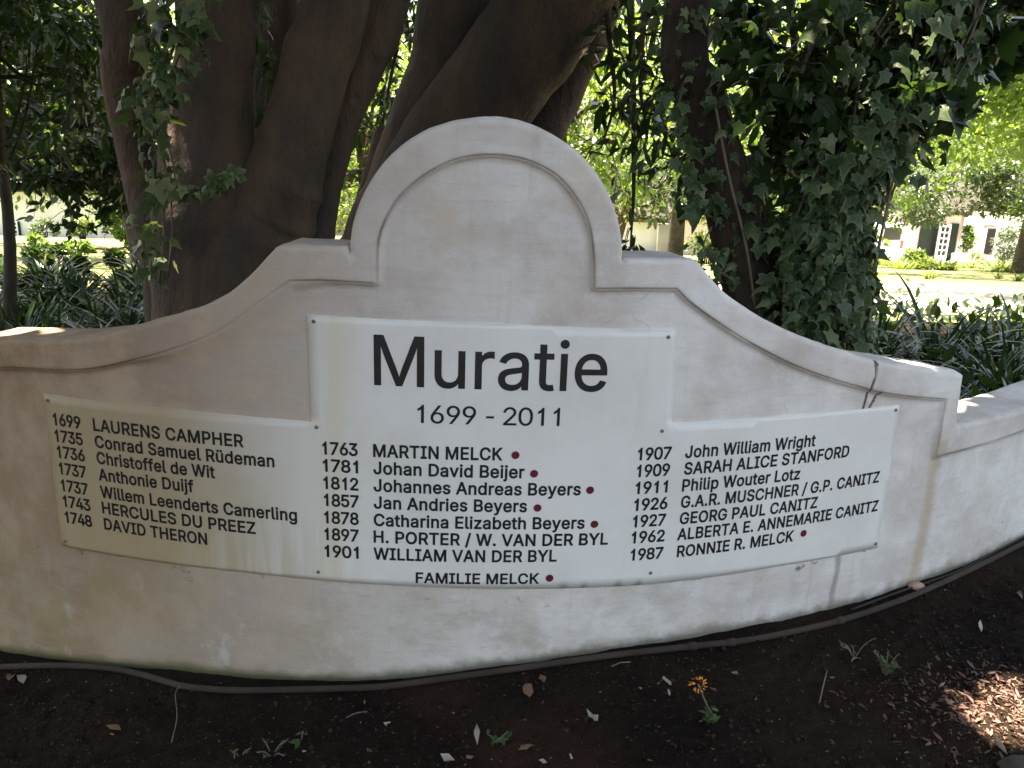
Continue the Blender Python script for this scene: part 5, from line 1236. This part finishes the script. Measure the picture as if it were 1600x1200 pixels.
def vquad(name, c, mat, th=.03):
    V = [vl(x_, y_ - d_, z_) for d_ in (0, th) for x_, y_, z_ in c]
    return MB().add(V, [(0, 3, 2, 1), (4, 5, 6, 7), (0, 1, 5, 4), (1, 2, 6, 5), (2, 3, 7, 6), (3, 0, 4, 7)]).build(name, M[mat], van)
vquad('rear_window', [(-.60, 0, 1.12), (.60, 0, 1.12), (.52, 0, 1.72), (-.52, 0, 1.72)], 'glass')
vquad('tail_light', [(-.82, 0, .70), (-.68, 0, .70), (-.68, 0, 1.08), (-.82, 0, 1.08)], 'red_lens', .04)
vquad('tail_light', [(.68, 0, .70), (.82, 0, .70), (.82, 0, 1.08), (.68, 0, 1.08)], 'red_lens', .04)
vquad('number_plate', [(-.26, 0, .72), (.26, 0, .72), (.26, 0, .84), (-.26, 0, .84)], 'plate', .02)
vquad('bumper', [(-.82, 0, .34), (.82, 0, .34), (.82, 0, .54), (-.82, 0, .54)], 'van_paint', .10)
for yy, z0 in ((.9, 1.15), (2.1, 1.15)):
    V = [vl(-.845 - d_, y_, z_) if z_ < 1.3 else vl(-.775 - d_, y_, z_) for d_ in (-.02, .012) for y_, z_ in ((yy - .45, z0), (yy + .45, z0), (yy + .45, 1.66), (yy - .45, 1.66))]
    MB().add(V, [(0, 3, 2, 1), (4, 5, 6, 7), (0, 1, 5, 4), (1, 2, 6, 5), (2, 3, 7, 6), (3, 0, 4, 7)]).build('side_window', M['glass'], van)
for xx in (-.74, .74):
    for yy in (.85, 3.5):
        V = []; F = []; n = 18
        for dx in (-.09, .09):
            for k in range(n):
                t = 2 * math.pi * k / n; V.append(vl(xx + dx, yy + .31 * math.cos(t), .31 + .31 * math.sin(t)))
        for k in range(n): F.append((k, (k + 1) % n, n + (k + 1) % n, n + k))
        F += [tuple(range(n - 1, -1, -1)), tuple(range(n, 2 * n))]
        MB().add(V, F).build('wheel', M['black_rubber'], van)

# ---------------------------------------------------------------- foreground: pipe, litter, weeds
def gh(px, py, lift=0.0):
    p = ground_hit(px, py); p.z += lift; return p
hose = [(-60, 1047), (0, 1046), (94, 1044), (169, 1048), (225, 1059), (281, 1075), (330, 1081), (375, 1083), (450, 1082), (530, 1080), (600, 1077), (700, 1064), (800, 1050), (950, 1029), (1100, 1012), (1150, 1007), (1220, 995), (1311, 974), (1390, 948), (1450, 924), (1525, 889), (1600, 851), (1680, 806)]
HP = [gh(px, py, .009) for px, py in hose]
HS = spline([tuple(p) for p in HP], 6)
pipe = empty('irrigation_pipe', tuple(HP[8]), 'brown plastic irrigation pipe lying on the soil along the foot of the wall', 'pipe')
MB().tube(HS, .0088, 10).build('tube', M['pipe'], pipe, True)
for px, py in ((1311, 974), (1083, 1014.5), (1146, 1008)):
    p = gh(px, py, .009); i = min(range(len(HS)), key=lambda k: (Vector(HS[k]) - p).length)
    a, b = Vector(HS[i]), Vector(HS[min(i + 1, len(HS) - 1)]); d = (b - a).normalized()
    MB().tube([a - d * .012, a + d * .012], .0112, 12).build('coupling', M['pipe'], pipe, True)
drip = MB().tube(spline([tuple(gh(px, py, .005)) for px, py in ((1330, 955), (1400, 929), (1450, 912), (1500, 893), (1560, 862), (1640, 820))], 6), .0038, 8).build('drip_line', M['black_rubber'], None, True)
tag(drip, 'thin black drip line between the brown pipe and the right part of the wall', 'hose')

def rock(name, px, py, r, mat, label, seed, cat='stone', flat=.7):
    p = gh(px, py); bm = bmesh.new(); bmesh.ops.create_icosphere(bm, subdivisions=3, radius=1)
    for v in bm.verts:
        k = 1 + .18 * noise.noise(v.co * 1.6 + Vector((seed, 0, 0))) + .05 * noise.noise(v.co * 5)
        v.co = Vector((v.co.x * r * k * 1.5, v.co.y * r * k, v.co.z * r * k * flat))
    me = bpy.data.meshes.new(name); bm.to_mesh(me); bm.free()
    o = link(name, me, M[mat]); o.location = (p.x, p.y, p.z + r * .25); tag(o, label, cat); return o
rock('stone', 1431, 918, .019, 'stone', 'pinkish rounded stone at the wall foot below the rust streak', 3)
rock('stone', 1598, 1204, .034, 'brown_stone', 'smooth dark brown stone at the bottom right corner of the bed', 8, flat=.5)

def dry_leaf(px, py, L, mat, label=None, group='fallen leaves on the soil', rot=None, kind='oval'):
    p = gh(px, py, .006); a = rng.uniform(0, 6.3) if rot is None else rot
    V, F, U = TPL[kind]; V = V.copy(); V[:, 2] += .10 * rng.normal(size=len(V)); V[:, 2] *= 1.0
    R_ = np.array([[math.cos(a), -math.sin(a), 0], [math.sin(a), math.cos(a), 0], [0, 0, 1]])
    me = np_mesh('fallen_leaf', (V * L) @ R_.T, F, U)
    o = link('fallen_leaf', me, M[mat]); o.location = p; o.rotation_euler = (rng.uniform(-.3, .3), rng.uniform(-.3, .3), 0)
    return tag(o, label or 'small dry leaf lying on the dark soil before the wall', 'leaf', group)
for args in ((822, 1069, .062, 'dry', 'broad brown dry leaf touching the pipe below the family name', None, 3.3), (850, 1072, .045, 'dry', 'smaller brown dry leaf lying right against the broad one by the pipe', None, .2),
             (190, 1143, .045, 'dry', 'orange-brown dry leaf alone on the dark soil at lower left', None, 1.4), (14, 1066, .05, 'dry', 'brown dry leaf at the left edge by the pipe', None, .3),
             (38, 1068, .055, 'dry_pale', 'bleached dry leaf beside the brown one at the left edge', None, .8), (836, 1166, .045, 'dry', 'tan pointed dry leaf on the soil at bottom centre', None, 1.9),
             (745, 1136, .065, 'dry_pale', 'long pale dry leaf on the soil below centre', None, 3.2, 'long'), (935, 1132, .055, 'dry_pale', 'pale curled dry leaf right of bottom centre', None, .5, 'long'),
             (1050, 1073, .038, 'dry_pale', 'small whitish triangular leaf left of the orange flower', None, .6, 'chip'), (1166, 1165, .036, 'dry_pale', 'whitish leaf on the soil below the orange flower', None, .9),
             (1478, 925, .035, 'dry_pale', 'white chip-like dry leaf just below the pipe at the right', None, .1, 'chip'), (1586, 923, .07, 'dry', 'long tan dry leaf at the right edge below the pipe', None, 2.9, 'long'),
             (1530, 974, .05, 'dry_pale', 'curled grey dry leaf on the soil at right, below the pipe', None, 2.8, 'long'), (1548, 1151, .085, 'dry', 'long brown dry leaf lying on the sunlit patch of soil', None, 3.0, 'long'),
             (1340, 1027, .035, 'dry_pale', 'narrow pale dry leaf above the green weed at right', None, 2.2, 'long'), (710, 1194, .04, 'dry_pale', 'pale dry leaf cut by the bottom edge', None, 1.2)):
    px, py, L, mat, lab, grp, rot, *kd = args
    dry_leaf(px, py, L, mat, lab, 'fallen leaves on the soil', rot, kd[0] if kd else 'oval')
for _ in range(20):
    px, py = rng.uniform(0, 1600), rng.uniform(1085, 1195)
    if px > 1000: py = rng.uniform(960 + (1600 - px) * .15, 1195)
    dry_leaf(px, py, rng.uniform(.012, .03), 'dry' if rng.random() < .5 else 'dry_pale', kind=('chip', 'long', 'oval')[int(rng.integers(3))])
# crumbs of bark, grit and leaf bits too many to count
P = []
while len(P) < 9000:
    x, y = rng.uniform(-2.3, 2.4), rng.uniform(1.25, 2.7)
    if math.hypot(x - CX, y - CY) < RAD + .01: continue
    P.append((x, y))
P = np.array(P); SR = soil_relief(P[:, 0][None], P[:, 1][None])[0]
P3 = np.stack([P[:, 0], P[:, 1], np.array([gz(a, b) for a, b in P]) + SR + .001], 1); n = len(P3)
CLOD_V = np.array([(1, 0, 0), (-.9, .1, 0), (0, 1, .1), (.1, -1, 0), (0, .1, .9), (.7, .7, .4), (-.6, -.7, .45), (.6, -.6, .5), (-.7, .6, .4)])
bmc = bmesh.new()
for q in CLOD_V: bmc.verts.new(q)
bmesh.ops.convex_hull(bmc, input=bmc.verts); bmesh.ops.triangulate(bmc, faces=bmc.faces); bmc.verts.index_update()
TPL['clod'] = (np.array([v.co[:] for v in bmc.verts]) * .5, np.array([[v.index for v in f.verts] for f in bmc.faces]), np.zeros((len(bmc.verts), 2))); bmc.free()
P = []
while len(P) < 9000:
    x, y = rng.uniform(-1.7, 2.0), rng.uniform(1.3, 2.6)
    if math.hypot(x - CX, y - CY) < RAD + .01: continue
    P.append((x, y))
P = np.array(P); q = np.stack([P[:, 0], P[:, 1], np.array([gz(a, b) for a, b in P]) + soil_relief(P[:, 0][None], P[:, 1][None])[0]], 1); m_ = len(q)
v, f, u = leaves(q, rdir(m_), rdir(m_), rng.uniform(.003, .011, m_) * rng.choice([1, 1, 1, 1.7], m_), 'clod')
tag(link('soil_clods', np_mesh('soil_clods', v, f, u), M['crumb'], smooth=False), 'loose dark clods and crumbs of soil over the bed before the wall', 'soil', kind='stuff')
_pc = ground_hit(1590, 1110); n = 1700
q = np.stack([_pc.x + rng.normal(size=n) * .17, _pc.y + rng.normal(size=n) * .10, np.zeros(n)], 1)
q = q[np.hypot(q[:, 0] - CX, q[:, 1] - CY) > RAD + .03]; n = len(q)
q[:, 2] = [gz(a, b) for a, b in q[:, :2]]; q[:, 2] += soil_relief(q[:, 0][None], q[:, 1][None])[0] + .002
v, f, u = leaves(q, nrm(rdir(n) * [1, 1, .35]), nrm(rdir(n) * .5 + [0, 0, 1]), rng.uniform(.003, .012, n) * rng.choice([1, 1, 1, 1.9], n), 'chip')
v2, f2, u2 = leaves(q[::4] + [.01, .006, .002], nrm(rdir(len(q[::4])) * [1, 1, .35]), nrm(rdir(len(q[::4])) * .5 + [0, 0, 1]), rng.uniform(.012, .035, len(q[::4])), 'long')
v, f, u = join((v, f, u), (v2, f2, u2))
tag(link('leaf_mulch', np_mesh('leaf_mulch', v, f, u), M['mulch'], smooth=False), 'reddish brown leaf mulch lying thick on the sunlit corner of the bed', 'mulch', kind='stuff')
for nm, sl, mt, lo, hi, lab in (('bark_litter', slice(0, 6600), 'crumb', .003, .011, 'dark crumbs of bark and soil scattered over the bed before the wall'), ('pale_litter', slice(6600, 7300), 'dry_pale', .002, .005, 'pale specks of grit and leaf bits over the dark soil'), ('brown_litter', slice(7300, 9000), 'dry', .003, .010, 'brown shreds of leaf mulch over the dark soil')):
    q = P3[sl]; m_ = len(q)
    v, f, u = leaves(q, nrm(rdir(m_) * [1, 1, .3]), nrm(rdir(m_) * .5 + [0, 0, 1]), rng.uniform(lo, hi, m_), 'chip')
    tag(link(nm, np_mesh(nm, v, f, u), M[mt], smooth=False), lab, 'litter', kind='stuff')

def weed(px, py, label, n, L, spread, ht, mat='weed', kind='oval', stems=4, name='weed', cat='weed', group=None):
    p = gh(px, py); t = empty(name, tuple(p), label, cat, group); m_ = MB(); Ps = []; D_ = []
    for k in range(stems):
        a = rng.uniform(0, 6.3); e = Vector((math.cos(a) * spread * rng.uniform(.4, 1), math.sin(a) * spread * .7, ht * rng.uniform(.6, 1.1)))
        S = spline([tuple(p - Vector((0, 0, .01))), tuple(p + e * .5 + Vector((0, 0, ht * .15))), tuple(p + e)], 4); m_.tube(S, .0016, 4)
        for j in range(max(1, n // stems)):
            q = np.array(S[int(rng.integers(3, len(S)))]); Ps.append(q); D_.append(nrm(rng.normal(size=(1, 3)) * [1, 1, .4])[0])
    v, f, u = leaves(np.array(Ps), np.array(D_), nrm(rdir(len(Ps)) * .5 + [0, -.3, 1]), rng.uniform(.6, 1.2, len(Ps)) * L, kind)
    m_.build('stem', M['vine'], t, True); link('leaves', np_mesh('leaves', v, f, u), M[mat], t, smooth=False); return t, p
weed(1383, 1055, 'feathery green weed on the soil right of the orange flower', 90, .013, .045, .055, stems=9)
weed(778, 1160, 'low green weed with a few round leaves at bottom centre', 14, .024, .035, .025, stems=5)
weed(425, 1178, 'small sprawling weed near the bottom edge, left of centre', 26, .011, .06, .022, stems=6)
weed(375, 1182, 'tiny pale weed at the bottom edge, leftmost of the weeds', 10, .016, .03, .025, stems=4)
weed(470, 1160, 'single-leaved seedling above the sprawling weed', 4, .026, .02, .03, stems=2)
weed(1335, 1025, 'thin dry weed beside the pale leaf, right of the flower', 10, .014, .05, .05, 'dry', 'long', 5)
tw = [gh(268, 1163, .004), gh(278, 1135, .03), gh(276, 1110, .05), gh(284, 1098, .055)]
stalk = MB().tube(spline([tuple(p) for p in tw], 4), .0014, 5).build('dry_stalk', M['vine'], None, True); tag(stalk, 'thin dry upright stalk on the dark soil at lower left', 'twig')
for a, b, lab in (((540, 1124), (574, 1114), 'short pale twig on the soil left of bottom centre'), ((955, 1043), (985, 1037), 'thin pale twig just below the pipe at centre right'), ((1280, 1100), (1292, 1050), 'thin upright dry twig between the flower and the feathery weed')):
    o = MB().tube([tuple(gh(*a, .004)), tuple(gh((a[0] + b[0]) / 2, (a[1] + b[1]) / 2 - 1, .008)), tuple(gh(*b, .005))], .002, 5).build('twig', M['vine'], None, True); tag(o, lab, 'twig', 'twigs on the soil')
# orange flower
p = gh(1106, 1135); fl = empty('orange_flower', tuple(p), 'small plant with one cluster of orange blossoms, in front of the wall', 'flower')
q = at(1091, 1070, p.y - .0); hd = at(1091, 1069, p.y - .02)
S = spline([tuple(p), (p.x + .004, p.y, p.z + .04), (p.x - .012, p.y - .01, p.z + .07), tuple(hd)], 4)
MB().tube(S, .0022, 6).build('stem', M['vine'], fl, True)
n = 46; d = rdir(n); P = np.array(hd) + d * [.015, .015, .012]
v, f, u = leaves(P, nrm(d + rdir(n) * .6), nrm(d + rdir(n) * .4), rng.uniform(.007, .012, n), 'oval'); link('blossom', np_mesh('blossom', v, f, u), M['petal'], fl, smooth=False)
n = 18; t_ = rng.uniform(.05, .5, n); P = np.array([S[int(k * (len(S) - 1))] for k in t_]) + rng.normal(size=(n, 3)) * .004
v, f, u = leaves(P, nrm(rdir(n) * [1, 1, .5] + [0, 0, .2]), nrm(rdir(n) * .4 + [0, -.3, 1]), rng.uniform(.018, .032, n), 'oval'); link('leaves', np_mesh('leaves', v, f, u), M['weed'], fl, smooth=False)
